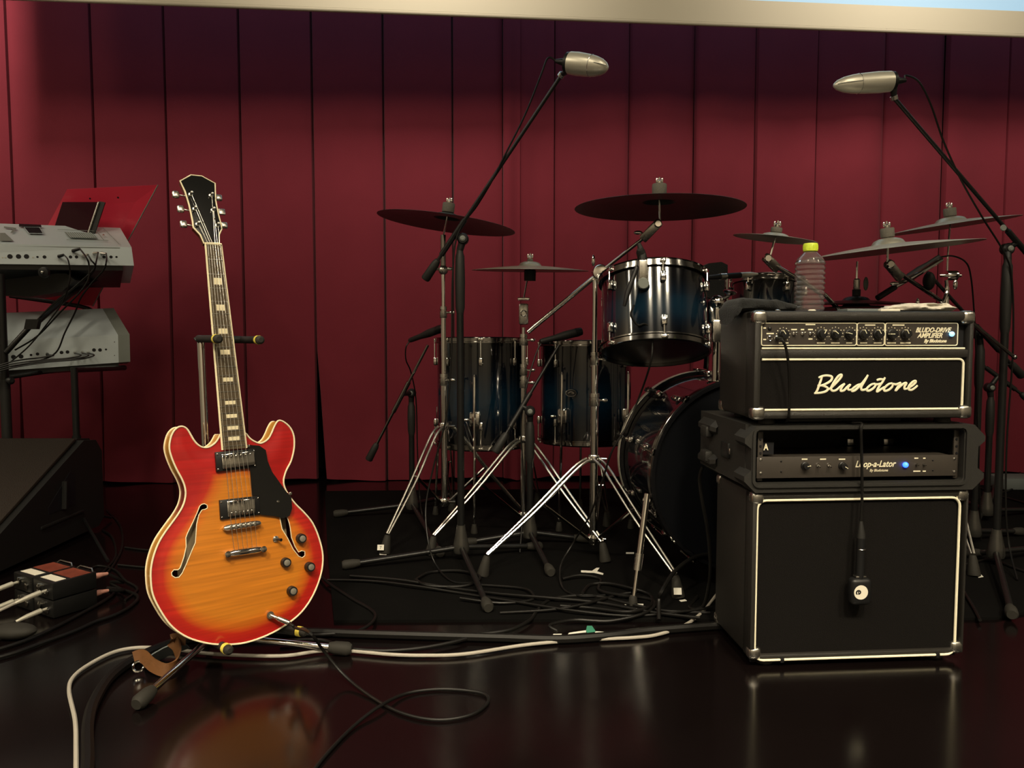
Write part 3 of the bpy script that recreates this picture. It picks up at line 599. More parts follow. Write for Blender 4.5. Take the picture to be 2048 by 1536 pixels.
cv, cf = cdt[0], cdt[2]; tf = []
for f in cf:
    c = sum((cv[i] for i in f), V((0, 0))) / len(f)
    if inside(c, outl) and not any(inside(c, hcl) for hcl in holes): tf.append(tuple(f))
ds = [seg_dist(p, outl) for p in cv]
t = Thing('electric_guitar', 'cherry sunburst semi hollow electric guitar with f holes leaning on a chrome stand', 'guitar', GF((0, 0, -.03)))
mb = MB(GF); mb.add([V((p.x, p.y, arch(d))) for p, d in zip(cv, ds)], tf)
cyl_b = gp(470, 1140)
mb.attr = {'edge': [max(0, min(1, (d - .004) / .060 - 1.15 * max(0, (p.y - gp(470, 1010)[1]) / .14))) if True else 0 for p, d in zip(cv, ds)]}
t.part('top', mb, M['burst'], smooth=60)
GD = .047
mb = MB(GF); n = len(outl); rings = [0, -.002, -.012, -.024, -.036, -GD + .002, -GD]
mb.add([V((p[0], p[1], h)) for h in rings for p in outl], [(k * n + i, k * n + (i + 1) % n, (k + 1) * n + (i + 1) % n, (k + 1) * n + i) for k in range(len(rings) - 1) for i in range(n)])
gy0, gy1 = min(ys), max(ys); ca = []
for h in rings:
    for i, p in enumerate(outl):
        k = noise.noise(V((p[0] * 4, p[1] * 4, 0))); waist = abs((p[1] - gp(370, 990)[1])) / .09
        ca.append(max(0, min(1, min(1, waist) * .85 + .1 * k)))
mb.attr = {'rimh': ca}; t.part('rim', mb, M['rim'], smooth=50)
mb = MB(GF); mb.add([V((p[0], p[1], -GD)) for p in outl], [tuple(x) for x in geometry.tessellate_polygon([[V((*p, 0)) for p in outl]])]); t.part('back', mb, M['rim'])
mb = MB(GF)
cl2 = [(p[0], p[1]) for p in outl]
for h in (.0005, -GD + .0005): mb.tube([V((p[0], p[1], h)) for p in cl2], .0022, 6, closed=True)
t.part('binding', mb, M['ivory'], label='ivory binding')
for hcl in holes:
    mb = MB(GF); cpx = sum(p[0] for p in hcl) / len(hcl); k = len(hcl)
    hz = [arch(seg_dist(p, outl)) for p in hcl]
    mb.tube([V((p[0], p[1], z + .0002)) for p, z in zip(hcl, hz)], .0011, 6, closed=True); fh = t.part('f_hole_binding', mb, M['ivory'])
    mb = MB(GF); mb.add([V((p[0], p[1], z)) for p, z in zip(hcl, hz)] + [V((p[0], p[1], z - .006)) for p, z in zip(hcl, hz)], [(i, (i + 1) % k, k + (i + 1) % k, k + i) for i in range(k)]); t.part('f_hole_wall', mb, M['rim'], fh)
mb = MB(GF); mb.box((gp(476, 1095)[0], gp(476, 1095)[1], -.030), (.27, .17, .001)); t.part('inner_back', mb, mat('raw maple inside', (.40, .32, .20), .7, var=.2))
# pickguard
pg = [(955, 380), (1090, 392), (1160, 440), (1180, 560), (1230, 680), (1330, 820), (1372, 880), (1440, 960), (1450, 1080), (1420, 1160), (1350, 1190), (1260, 1165), (1110, 1150), (1098, 1140), (1088, 940), (1010, 940), (985, 640), (1050, 605), (1040, 430), (960, 425)]
pgm = mat('glossy black pickguard', (.008, .008, .008), .08, var=.1, coat=.5, bump=.05, bscale=25)
mb = MB(); mb.prism([gp(*Z3(x, y), .013) for x, y in pg], GF, .0115, .0140); t.part('pickguard', mb, pgm)
for zx, zy in ((1295, 1005), (972, 395)):
    x_, y_ = gp(*Z3(zx, zy), .014); mb = MB(GF); mb.lathe([(.0035, 0), (.003, .0015), (.001, .002)], (x_, y_, .014), n=12); t.part('screw', mb, M['chrome'])
x_, y_ = gp(*Z3(1415, 920), .005); mb = MB(GF); mb.box((x_ + .002, y_, .003), (.010, .009, .014), bev=.002); t.part('guard_bracket', mb, M['chrome'])
def quad_part(nm, zc, h0, h1, m, bev=.0015):
    a, b, c, d = [V((*gp(*Z3(x, y), h1), 0)) for x, y in zc]; cx = (a + b + c + d) / 4
    ux = ((b - a) + (c - d)).normalized(); uy = V((-ux.y, ux.x, 0)); ln = ((b - a).length + (c - d).length) / 2; wd = ((d - a).length + (c - b).length) / 2
    rot = Matrix((ux, uy, V((0, 0, 1)))).transposed(); mb = MB(GF); mb.box((cx.x, cx.y, (h0 + h1) / 2), (ln, wd, h1 - h0), rot, bev=bev, seg=2); return t.part(nm, mb, m), cx, ux, uy, ln, wd
STR = []
for ringc, cov in (([(605, 460), (1050, 425), (1058, 630), (625, 682)], [(672, 482), (1040, 445), (1050, 600), (690, 655)]), ([(650, 990), (1090, 940), (1105, 1150), (670, 1205)], [(735, 1000), (1045, 965), (1055, 1135), (745, 1175)])):
    rg = quad_part('pickup_ring', ringc, .006, .015, M['blkplastic'])
    pk = quad_part('pickup_cover', cov, .010, .021, M['chrome'], .003)
    for k in range(6):
        c = pk[1] + pk[2] * pk[4] * (-.36 + .144 * k) + pk[3] * pk[5] * (.28 if ringc[0][1] < 600 else -.28)
        mb = MB(GF); mb.lathe([(.0025, 0), (.0022, .0012), (.0008, .0018)], (c.x, c.y, .021), n=10); t.part('pole_screw', mb, M['chrome'], pk[0])
    for sx_, sy_ in ((-1, -1), (-1, 1), (1, -1), (1, 1)):
        c = rg[1] + rg[2] * rg[4] * .46 * sx_ + rg[3] * rg[5] * .38 * sy_; mb = MB(GF); mb.lathe([(.0024, 0), (.002, .001), (.0008, .0015)], (c.x, c.y, .015), n=10); t.part('ring_screw', mb, M['chrome'], rg[0])
# bridge and tailpiece
ba, bb = V((*gp(*Z3(705, 1300), .02), 0)), V((*gp(*Z3(1100, 1240), .02), 0))
mb = MB(GF); mb.tube([V((*p.xy, .018)) for p in (ba, ba.lerp(bb, .1), ba.lerp(bb, .9), bb)], [.005, .0075, .0075, .005], 10); br = t.part('bridge', mb, M['nickel'])
for k in range(6):
    c = ba.lerp(bb, .17 + .132 * k); mb = MB(GF); mb.box((c.x, c.y, .0245), (.006, .011, .005), bev=.001); t.part('saddle', mb, M['chrome'], br)
for s_ in (0.03, .97):
    c = ba.lerp(bb, s_); mb = MB(GF); mb.cyl((c.x, c.y, .008), (c.x, c.y, .022), .0045, n=12); t.part('bridge_post', mb, M['chrome'], br)
ta, tb = V((*gp(*Z4(715, 378), .02), 0)), V((*gp(*Z4(1150, 315), .02), 0))
mb = MB(GF); mb.tube([V((*p.xy, .019)) for p in (ta, ta.lerp(tb, .12), ta.lerp(tb, .2), ta.lerp(tb, .8), ta.lerp(tb, .88), tb)], [.006, .007, .0085, .0085, .007, .006], 12); tp = t.part('tailpiece', mb, M['chrome'])
for s_ in (.05, .95):
    c = ta.lerp(tb, s_); mb = MB(GF); mb.lathe([(.005, .008), (.005, .022), (.0075, .023), (.0075, .028), (.003, .029)], (c.x, c.y, 0), n=16); t.part('stud', mb, M['chrome'], tp)
# knobs, toggle, jack
for zx, zy in ((1555, 203), (1385, 467), (1650, 515), (1455, 780)):
    c = gp(*Z4(zx, zy), .016); mb = MB(GF); mb.lathe([(.0125, .006), (.0125, .009), (.0115, .020), (.011, .022)], (*c, 0), n=24); kb = t.part('control_knob', mb, M['blkplastic'])
    mb = MB(GF); mb.lathe([(.0078, .0222), (.0076, .0232), (.004, .0236)], (*c, 0), n=24); t.part('knob_insert', mb, M['satin'], kb)
c = gp(*Z4(1275, 210), .012); mb = MB(GF); mb.lathe([(.008, .007), (.008, .011), (.005, .014)], (*c, 0), n=18); tg = t.part('toggle_switch', mb, M['nickel'])
mb = MB(GF); mb.tube([V((*c, .012)), V((c[0] + .006, c[1] - .002, .030))], [.0022, .004], 10); t.part('switch_tip', mb, M['blkplastic'], tg)
# fretboard and neck
FH = .017
nl, nr = gp(411.5, 487, FH), gp(443, 489, FH); el_, er = gp(445.5, 900, FH), gp(493.5, 896, FH)
nl, nr, el_, er = [V(p) for p in (nl, nr, el_, er)]
n0, bc = (nl + nr) / 2, V(gp(*Z3(902, 1270), FH)); e0 = (el_ + er) / 2
fm = mat('rosewood', (.085, .06, .032), .55, var=.45, vscale=70)
mb = MB(); mb.prism([nl, nr, er, el_], GF, FH - .006, FH); fb_ = t.part('fretboard', mb, fm)
mb = MB(GF)
for a, b in ((nl, el_), (nr, er)): mb.tube([V((*a, FH - .002)), V((*b, FH - .002))], .0026, 6)
t.part('fretboard_binding', mb, M['ivory'], fb_)
SC = (bc - n0).length; axn = (bc - n0).normalized()
def brd(frac): k = frac * SC / (e0 - n0).length; return nl.lerp(el_, k), nr.lerp(er, k)
fpos = [1 - 2 ** (-k / 12) for k in range(23)]
for k in range(1, 23):
    a, b = brd(fpos[k]); mb = MB(GF); mb.tube([V((*a.lerp(b, .03), FH + .0003)), V((*a.lerp(b, .97), FH + .0003))], .0012, 6); t.part('fret', mb, M['nickel'], fb_)
for k in (3, 5, 7, 9, 12, 15, 17, 19, 21):
    a, b = brd((fpos[k] + fpos[k - 1]) / 2); hl = (fpos[k] - fpos[k - 1]) * SC * .24; c = a.lerp(b, .5); d = (b - a).normalized() * (b - a).length * .24; u_ = V((-d.y, d.x)).normalized() * max(.0045, hl)
    mb = MB(); mb.prism([c - d - u_, c + d - u_, c + d + u_, c - d + u_], GF, FH, FH + .0004); t.part('inlay', mb, M['ivory'], fb_)
mb = MB(GF); NN = 20; vs = []; fs = []
for i in range(NN + 1):
    k = i / NN * .96; a, b = nl.lerp(el_, k), nr.lerp(er, k); c = (a + b) / 2; hw = (b - a).length / 2; dx = (b - a).normalized()
    for j in range(9):
        an = math.pi * j / 8; vs.append(V((*(c - dx * hw * math.cos(an)), FH - .006 - (.016 + .004 * k) * math.sin(an))))
for i in range(NN):
    for j in range(8): fs.append((i * 9 + j, i * 9 + j + 1, (i + 1) * 9 + j + 1, (i + 1) * 9 + j))
mb.add(vs, fs); t.part('neck', mb, mat('cherry mahogany', (.16, .02, .012), .3, coat=.6, var=.2, vscale=30))
mb = MB(GF); mb.tube([V((*nl, FH)), V((*nr, FH))], .0032, 8); t.part('nut', mb, M['ivory'])
# headstock tilted back
NP = GF((*n0, FH - .001)); hn = (gn * math.cos(R(13)) + gv * math.sin(R(13))).normalized(); hv = hn.cross(gu); HF = Fr(NP, gu, hv, hn)
def hp(zx, zy, h=0.): p = HF.inv(on(*Z5(zx, zy), NP + hn * h, hn)); return (p.x, p.y)
hs = [(345, 272), (530, 170), (710, 187), (940, 312), (950, 600), (1000, 850), (1040, 1000), (1055, 1090), (1012, 1180), (1010, 1330), (750, 1330), (690, 1190), (570, 1060), (560, 960), (500, 680), (430, 450)]
hq = [hp(x, y) for x, y in hs]
mb = MB(); mb.prism(hq, HF, -.0022, 0.0); t.part('headstock_face', mb, pgm)
mb = MB(); mb.prism(hq, HF, -.016, -.0022); t.part('headstock', mb, mat('mahogany headstock', (.14, .02, .012), .35, coat=.5, var=.2))
mb = MB(HF); mb.tube([V((p[0], p[1], -.001)) for p in hq], .0022, 6, closed=True); t.part('headstock_binding', mb, M['ivory'])
posts = []
for (px_, py_), (kx, ky), s_ in zip([(530, 490), (600, 740), (650, 1000), (880, 510), (910, 760), (985, 1020)], [(268, 505), (352, 752), (402, 1010), (1003, 560), (1055, 800), (1095, 1030)], [-1] * 3 + [1] * 3):
    c = hp(px_, py_, .004); kq = hp(kx, ky, -.012); posts.append(c)
    mb = MB(HF); mb.lathe([(.0055, 0), (.0055, .002), (.0032, .003), (.0028, .010), (.0034, .013), (.002, .014)], (*c, 0), n=16); ps = t.part('tuner_post', mb, M['nickel'])
    mb = MB(HF); mb.tube([V((*c, -.012)), V((kq[0] - s_ * .004, kq[1], -.012))], .002, 8); t.part('tuner_shaft', mb, M['nickel'], ps)
    mb = MB(HF); mb.box((*kq, -.012), (.017, .019 if s_ < 0 else .017, .009 if ky != 800 else .005), bev=.0042 if ky != 800 else .002, seg=3); t.part('tuner_button', mb, M['nickel'], ps)
order = [2, 1, 0, 3, 4, 5]
for k in range(6):
    f_ = .12 + .152 * k; a = nl.lerp(nr, f_); b = ba.lerp(bb, .17 + .132 * k); c = ta.lerp(tb, .22 + .112 * k); P = GF((*a, FH + .002)); po = HF((*posts[order[k]], .006))
    mb = MB(); mb.tube([po, P, GF((b.x, b.y, .027)), GF((c.x, c.y, .024))], .00075 - .00006 * k, 5); t.part('string', mb, M['nickel'])
# jack plug and cable
jp = gp(*Z4(1215, 1045), .014); jq = gp(*Z4(1410, 1125), .03)
mb = MB(GF); mb.tube([V((*jp, .008)), V((*jp, .013))], .009, 16); t.part('output_jack', mb, M['nickel'])
P1, P2 = GF((*jp, .013)), GF((*jq, .034))
mb = MB(); mb.tube([P1, P1.lerp(P2, .35), P1.lerp(P2, .4), P2], [.0045, .0048, .0065, .0065], 14); plug = mb
tc_ = Thing('guitar_cable', 'black instrument cable plugged into the guitar and looping over the floor', 'cable', fl(800, 1420))
tc_.part('plug', plug, M['nickel'])
cx_ = [(620, 1266), (650, 1305), (690, 1352), (740, 1392), (800, 1425), (870, 1440), (935, 1432), (972, 1410), (972, 1390), (930, 1381), (870, 1379), (810, 1388), (760, 1412), (710, 1450), (665, 1495), (625, 1545), (600, 1600)]
P3 = at(592, 1256, P2.y - .02)
pts = [P2, P2.lerp(P3, .5), P3] + [fl(x, y, z) for (x, y), z in zip(cx_, [.13, .07, .02, .005, .005, .005, .005, .005, .005, .005, .005, .006, .012, .006] + [.005] * 3)]
mb = MB(); mb.tube(cr(pts, 7), .0038, 8); tc_.part('cord', mb, M['cable'])
# ------------------------------------------------------------------ guitar stand
sc_ = V((GP.x + .02, GP.y + .17, 0)) - gn * .0
bk = -V((gn.x, gn.y, 0)).normalized()                 # away from the guitar face
HUB = V((GP.x, GP.y, 0)) + bk * .15 + V((0, 0, .155))
t = Thing('guitar_stand', 'chrome tubular guitar stand with black padded arms and yellow rings', 'guitar stand', V((HUB.x, HUB.y, 0)))
topP = on(402, 682, GP - gn * .080, gn)
mb = MB(); lo = HUB + V((0, 0, 0)); mid = lo.lerp(topP, .5)
mb.cyl(lo, mid, .0115); t.part('lower_tube', mb, M['chrome']); mb = MB(); mb.cyl(mid - (topP - lo) * .03, topP, .0095); t.part('upper_tube', mb, M['chrome'])
mb = MB(); mb.cyl(mid - (topP - lo).normalized() * .02, mid + (topP - lo).normalized() * .02, .015); mb.cyl(mid, mid + gu * .035, .006, .009); t.part('height_clamp', mb, M['blkgrip'])
mb = MB(); mb.lathe([(.020, -.125), (.022, -.115), (.022, -.09), (.014, -.08), (.014, -.03), (.022, -.02), (.022, .02), (.016, .03)], HUB, n=20); t.part('hub', mb, M['blkgrip'])
# neck yoke
yk = topP; fwd = -bk
a1 = on(436, 678, GP + gn * .075, gn); a2 = on(520, 680, GP + gn * .05, gn); gh = V((gn.x, gn.y, 0)).normalized(); bar0, bar1 = a1 - gh * .155, a2 - gh * .13
mb = MB(); mb.tube([topP - gu * .012, bar0, bar1], .0095, 12); yb = t.part('yoke_bar', mb, M['blkgrip'])
for tip, root in ((a1, bar0), (a2, bar1)):
    mb = MB(); mb.tube([root, root.lerp(tip, .9)], .0095, 12); t.part('yoke_arm', mb, M['blkgrip'])
    dr = (tip - root).normalized(); mb = MB(); mb.cyl(tip - dr * .016, tip - dr * .006, .0115); t.part('yellow_ring', mb, M['yellow']); mb = MB(); mb.lathe([(.0108, -.006), (.0105, .003), (.006, .007)], tip, dr, 16); t.part('end_cap', mb, M['rubber'])
# body cradle arms
for (tx, ty), off in (((457, 1300), -.07), ((607, 1264), .085)):
    tip = on(tx, ty, GP + gn * .035, gn); root = HUB + gu * off * .6 + V((0, 0, -.02)); root.z = tip.z - .004
    mb = MB(); mb.tube([HUB + V((0, 0, -.02)), root, root.lerp(tip, .9)], .0105, 12); t.part('cradle_arm', mb, M['blkgrip'])
    dr = (tip - root).normalized(); mb = MB(); mb.cyl(tip - dr * .018, tip - dr * .006, .0125); t.part('yellow_ring', mb, M['yellow']); mb = MB(); mb.lathe([(.0115, -.006), (.011, .004), (.006, .008)], tip, dr, 16); t.part('end_cap', mb, M['rubber'])
for fx, fy in ((285, 1398), (686, 1297), None or (395, 1225)):
    ft = fl(fx, fy, .018); rt = V((HUB.x, HUB.y, .05)); dr = (rt - ft).normalized()
    mb = MB(); mb.cyl(ft, rt, .0085, .0085, 12); lg = t.part('leg', mb, M['chrome'])
    mb = MB(); mb.lathe([(.012, -.022), (.0175, -.012), (.0165, .02), (.012, .036)], ft, dr, 16)
    for v in mb.v: v.z = max(v.z, .0005)
    t.part('rubber_foot', mb, M['rubber'], lg)
# strap behind the stand
def ribbon(pts, w, m, nm, th=.003, up=(0, 0, 1), par=None, tt2=None):
    pts = cr(pts, 7); mb = MB(); k = len(pts); vs = []; fs = []
    for i in range(k):
        tg_ = (pts[min(i + 1, k - 1)] - pts[max(i - 1, 0)]).normalized(); u_ = V(up); u_ = (u_ - tg_ * u_.dot(tg_)).normalized(); s_ = tg_.cross(u_)
        vs += [pts[i] + u_ * w / 2 + s_ * th / 2, pts[i] + u_ * w / 2 - s_ * th / 2, pts[i] - u_ * w / 2 - s_ * th / 2, pts[i] - u_ * w / 2 + s_ * th / 2]
    for i in range(k - 1):
        for j in range(4): fs.append((i * 4 + j, i * 4 + (j + 1) % 4, (i + 1) * 4 + (j + 1) % 4, (i + 1) * 4 + j))
    fs += [(0, 1, 2, 3), ((k - 1) * 4, (k - 1) * 4 + 1, (k - 1) * 4 + 2, (k - 1) * 4 + 3)]
    mb.add(vs, fs); return tt2.part(nm, mb, m)
tst = Thing('guitar_strap', 'brown leather guitar strap end curled on the floor beside the guitar stand leg', 'strap', fl(310, 1330))
ribbon([fl(268, 1316, .035), fl(285, 1312, .04), fl(305, 1330, .028), fl(330, 1340, .02), fl(350, 1332, .022), fl(357, 1310, .035), fl(352, 1290, .05), fl(345, 1280, .06), fl(372, 1278, .06)], .030, M['leather'], 'leather_tab', .004, (.15, .3, 1), tt2=tst)
ribbon([fl(290, 1330, .012), fl(315, 1312, .018), fl(345, 1298, .03), fl(372, 1288, .04)], .046, M['grey'], 'webbing', .003, (.3, -.6, .8), tt2=tst)
mb = MB(); c = fl(277, 1333, .018); mb.ring(c, ray(277, 1333) * -1 + V((0, 0, .4)), .012, .0035, 24, 8); tst.part('strap_lock', mb, M['chrome'])
# ------------------------------------------------------------------ drum hardware builders
X, Y, Zx = V((1, 0, 0)), V((0, 1, 0)), V((0, 0, 1))
def cymbal(name, label, P, r, roll, pitch, m, group=None, bellk=.20):
    n = V((math.sin(R(roll)), -math.sin(R(pitch)), 1)).normalized(); pr = []
    K = 22; bow = .085 * r; bh = .075 * r; br_ = bellk * r
    def h(x):
        b = bow * (1 - (x / r) ** 1.5)
        if x < br_: b += bh * math.sqrt(max(0, 1 - (x / br_) ** 2.2))
        return b
    rs = [.006] + [br_ * k / 6 for k in range(1, 7)] + [br_ + (r - br_) * k / 12 for k in range(1, 13)]
    pr = [(x, h(x)) for x in rs] + [(r + .0006, -.0006)] + [(x, h(x) - .0013) for x in rs[::-1]]
    mb = MB(); mb.lathe(pr, P, n, 64, close=True); o = solo(name, mb, m, label, 'cymbal', group, smooth=40); return n, P + n * (bow + bh)
def topping(th, P, n, rod0, r=.016, hf=.030, nut='wing'):
    mb = MB(); mb.tube([rod0, P - n * .012, P + n * (hf + .022)], .0036, 10); th.part('cymbal_rod', mb, M['chrome'])
    mb = MB(); mb.lathe([(r * .95, .0005), (r, .003), (r, hf - .003), (r * .92, hf)], P, n, 20); th.part('felt', mb, fm2)
    if nut == 'wing':
        mb = MB(); mb.lathe([(.006, 0), (.0075, .002), (.0075, .010), (.004, .013)], P + n * hf, n, 14)
        th.part('wing_nut', mb, M['chrome'])
        for s_ in (-1, 1):
            c = P + n * (hf + .012) + X * s_ * .009; mb = MB(); mb.sph(c, .007, (.55, .35, 1.3), 12, 8); th.part('nut_wing', mb, M['chrome'])
fm2 = mat('grey felt', (.15, .14, .12), .95, var=.15, vscale=120, bump=.5)
def tripod(th, B, hub, low, feet, spread=.0, foot_len=.058, strip=.011):
    ctr = V((B[0], B[1], 0))
    for z, nm in ((hub, 'leg_collar'), (low, 'lower_collar')):
        mb = MB(); mb.lathe([(.019, -.014), (.021, -.01), (.021, .01), (.019, .014)], ctr + Zx * z, n=20); k = th.part(nm, mb, M['chrome'])
        mb = MB(); mb.cyl(ctr + Zx * z, ctr + Zx * z + X * .045 - Y * .01, .005); th.part('collar_screw', mb, M['chrome'], k)
    for f in feet:
        f = V(f); d = (f - ctr); d.z = 0; dl = d.length; d = d / dl; sd = V((-d.y, d.x, 0))
        a = ctr + d * .022 + Zx * hub; e = f - d * .018 + Zx * (foot_len + .012); kn = a.lerp(e, .12) + Zx * .004 + d * .012
        for s_ in (-1, 1):
            mb = MB(); o_ = sd * s_ * .0125; mb.tube(cr([a + o_, kn + o_, a.lerp(e, .55) + o_ * 1.0, e + o_ * .4], 5), strip / 2, 8, flat=(sd, .75))
            if s_ < 0: lg = th.part('leg', mb, M['legchrome'])
            else: th.part('leg_strip', mb, M['legchrome'], lg)
        m_ = a.lerp(e, .48); l_ = ctr + d * .02 + Zx * low
        mb = MB(); mb.tube([l_, m_], .006, 8, flat=(sd, .9)); th.part('brace', mb, M['dchrome'], lg)
        mb = MB(); mb.cyl(m_ - sd * .016, m_ + sd * .016, .0045, n=10); th.part('rivet', mb, M['chrome'], lg)
        ax_ = (e - f).normalized(); mb = MB(); mb.lathe([(.020, .001), (.021, .006), (.013, foot_len), (.010, foot_len + .010)], f, ax_, 12)
        for v in mb.v: v.z = max(v.z, MATZ + .0005)
        th.part('rubber_foot', mb, M['rubber'], lg)
def pole(th, B, segs, rods=()):
    for z0_, z1_, r_ in segs:
        mb = MB(); mb.cyl(V((B[0], B[1], z0_)), V((B[0], B[1], z1_)), r_, n=20); th.part('tube', mb, M['chrome'])
    for z_, r_ in rods:
        c = V((B[0], B[1], z_)); mb = MB(); mb.lathe([(r_, -.022), (r_ + .001, -.020), (r_ + .001, .004), (r_ - .0015, .006), (r_ - .0015, .010), (r_ + .0005, .012), (r_, .024)], c, n=20); cl = th.part('height_collar', mb, M['nickel'])
        mb = MB(); mb.tube([c, c + X * .030 - Y * .012], .004, 8); th.part('collar_bolt', mb, M['chrome'], cl)
        mb = MB(); mb.sph(c + X * .036 - Y * .014, .010, (1.1, .35, .7), 12, 8); th.part('wing_screw', mb, M['chrome'], cl)
def tilter(th, P, dirv, L=.06, w=.024):
    """slab shaped tilter running from P against dirv, with a round ratchet knob"""
    d = V(dirv).normalized(); sd = d.cross(Y).normalized(); g = Fr(P, d, sd, d.cross(sd))
    mb = MB(g); mb.box((-L / 2, 0, 0), (L, w, .018), bev=.005, seg=2); tl = th.part('tilter', mb, M['nickel'])
    mb = MB(); mb.lathe([(.013, -.012), (.0135, .012), (.010, .0145)], P - d * .012, -Y, 20); th.part('ratchet_knob', mb, M['chrome'], tl)
    mb = MB(); c = P - d * L * .9 + sd * (w * .5 + .012); mb.sph(c, .013, (1.2, .4, .55), 12, 8); th.part('wing_screw', mb, M['chrome'], tl)
def drum(th, C0, ax, r, L, lugs, hoop_m, head_m=None, rim_k=1.0, hint=None, claw=False, lug_t=(.2, .8)):
    ax = V(ax).normalized(); g = axis_frame(C0, ax, hint); n = 56; K = 18; vs = []; fs = []; at_ = []
    for i in range(K + 1):
        tt_ = i / K
        for k in range(n):
            a = 2 * math.pi * k / n; vs.append(g((r * math.cos(a), r * math.sin(a), L * tt_))); at_.append(max(0, math.sin(math.pi * min(1, tt_ / .86))) ** 1.6)
    for i in range(K):
        for k in range(n): fs.append((i * n + k, i * n + (k + 1) % n, (i + 1) * n + (k + 1) % n, (i + 1) * n + k))
    mb = MB(); mb.add(vs, fs); mb.attr = {'fade': at_}; sh = th.part('shell', mb, M['bluefade'], smooth=60)
    for h, s_, nm in ((0, -1, 'bottom_hoop'), (L, 1, 'top_hoop')):
        o = g((0, 0, h)); A = ax * s_
        mb = MB(); mb.lathe([(r + .003, -.010), (r + .011, -.010), (r + .011, -.006), (r + .006, -.004), (r + .006, .010), (r + .010, .013), (r + .007, .015), (r + .003, .013)], o, A, 56, close=True); th.part(nm, mb, hoop_m)
        mb = MB(); mb.lathe([(.0005, .004), (r * .5, .004), (r + .002, .002), (r + .003, -.004)], o, A, 56); th.part('drum_head', mb, head_m or M['drumhead'])
    for k in range(lugs):
        a = 2 * math.pi * (k + .5) / lugs; rad = g.x * math.cos(a) + g.y * math.sin(a)
        for tt_, s_ in ((lug_t[0], -1), (lug_t[1], 1)):
            c = g((0, 0, L * tt_)) + rad * r; gg = Fr(c, ax, rad.cross(ax), rad)
            mb = MB(gg); mb.box((0, 0, .008), (.034, .018, .016), bev=.005, seg=2); lg = th.part('lug', mb, M['chrome'])
            e = g((0, 0, -.004 if s_ < 0 else L + .004)) + rad * (r + .010); mb = MB(); mb.cyl(c + rad * .010, e, .0028, n=8); th.part('tension_rod', mb, M['chrome'], lg)
            mb = MB(); mb.box(e - rad * .001, (.001, .001, .001)); mb = MB(Fr(e, ax, rad.cross(ax), rad)); mb.box((0, 0, 0), (.012, .020, .008), bev=.002); th.part('rod_washer', mb, M['chrome'], lg)
    return g, sh
# ------------------------------------------------------------------ bass drum
KT = R(6); kax = V((math.sin(KT), -math.cos(KT), 0)); KC = V((.74, 2.42, .372)); KR, KL = .296, .40
t = Thing('bass_drum', 'large blue fade bass drum with black front head standing behind the amp stack', 'drum', V((KC.x, KC.y + .2, 0)))
n = 72; vs = []; fs = []; at_ = []; g = axis_frame(KC - kax * KL, kax, X)
for i in range(19):
    for k in range(n):
        a = 2 * math.pi * k / n; vs.append(g((KR * math.cos(a), KR * math.sin(a), KL * i / 18))); at_.append(max(0, math.sin(math.pi * i / 18)) ** 1.4 * .55)
for i in range(18):
    for k in range(n): fs.append((i * n + k, i * n + (k + 1) % n, (i + 1) * n + (k + 1) % n, (i + 1) * n + k))
mb = MB(); mb.add(vs, fs); mb.attr = {'fade': at_}; t.part('shell', mb, M['bluefade'], smooth=60)
hm = mat('black lacquered hoop', (.006, .006, .007), .15, coat=.8, var=.1)
for o, A, nm in ((KC, kax, 'front_hoop'), (KC - kax * KL, -kax, 'rear_hoop')):
    mb = MB(); mb.lathe([(KR + .002, -.022), (KR + .013, -.022), (KR + .016, -.018), (KR + .016, .014), (KR + .013, .018), (KR + .002, .018)], o, A, 72, close=True); hp_ = t.part(nm, mb, hm)
    mb = MB(); mb.lathe([(KR + .0162, -.015), (KR + .0172, -.014), (KR + .0172, .010), (KR + .0162, .011)], o, A, 72, close=True); t.part('hoop_inlay', mb, M['hoop_lit'] if nm == 'rear_hoop' else M['dchrome'], hp_)
    mb = MB(); mb.lathe([(.0005, .004), (KR * .6, .004), (KR + .001, .001)], o, A, 72); t.part('drum_head', mb, M['drumhead'])
    for k in range(10):
        a = 2 * math.pi * (k + .5) / 10 + .06; rad = g.x * math.cos(a) + g.y * math.sin(a); c = o + rad * (KR + .018)
        gg = Fr(c, A, rad.cross(A), rad); mb = MB(gg); mb.box((.004, 0, .003), (.042, .022, .010), bev=.003); cw = t.part('claw', mb, M['dchrome'])
        mb = MB(); mb.cyl(c + rad * .006 + A * .03, c + rad * .006 - A * .10, .0032, n=8); t.part('tension_rod', mb, M['chrome'], cw)
        mb = MB(gg); mb.box((-.105, 0, -.006), (.040, .020, .018), bev=.005); t.part('lug', mb, M['chrome'], cw)
# spurs
for s_ in (-1, 1):
    rt = KC - kax * .09 + X * s_ * (KR * .93) + Zx * -.10
    ft = fl(1266, 1207, .012) if s_ < 0 else V((KC.x + .40, KC.y - .10, .012))
    mb = MB(); mb.box(rt, (.03, .05, .05), bev=.008); sb = t.part('spur_bracket', mb, M['chrome'])
    top = at(1293, 1000, ft.y + .07) if s_ < 0 else rt
    mb = MB(); mb.cyl(rt, top, .011); mb2 = MB(); t.part('spur_joint', mb, M['chrome'], sb)
    mid = top.lerp(ft, .62); mb = MB(); mb.cyl(top + (top - ft) * .06, mid, .0095); t.part('spur_tube', mb, M['chrome'], sb)
    mb = MB(); mb.cyl(mid, ft, .0065); t.part('spur_rod', mb, M['chrome'], sb); mb = MB(); mb.cyl(mid + (top - mid).normalized() * .03, mid - (top - mid).normalized() * .02, .0125); t.part('spur_collar', mb, M['nickel'], sb)
    mb = MB(); mb.lathe([(.014, -.0035), (.012, .018), (.008, .024)], ft, n=14)
    for v in mb.v: v.z = max(v.z, MATZ + .0005)
    t.part('rubber_tip', mb, M['rubber'], sb)
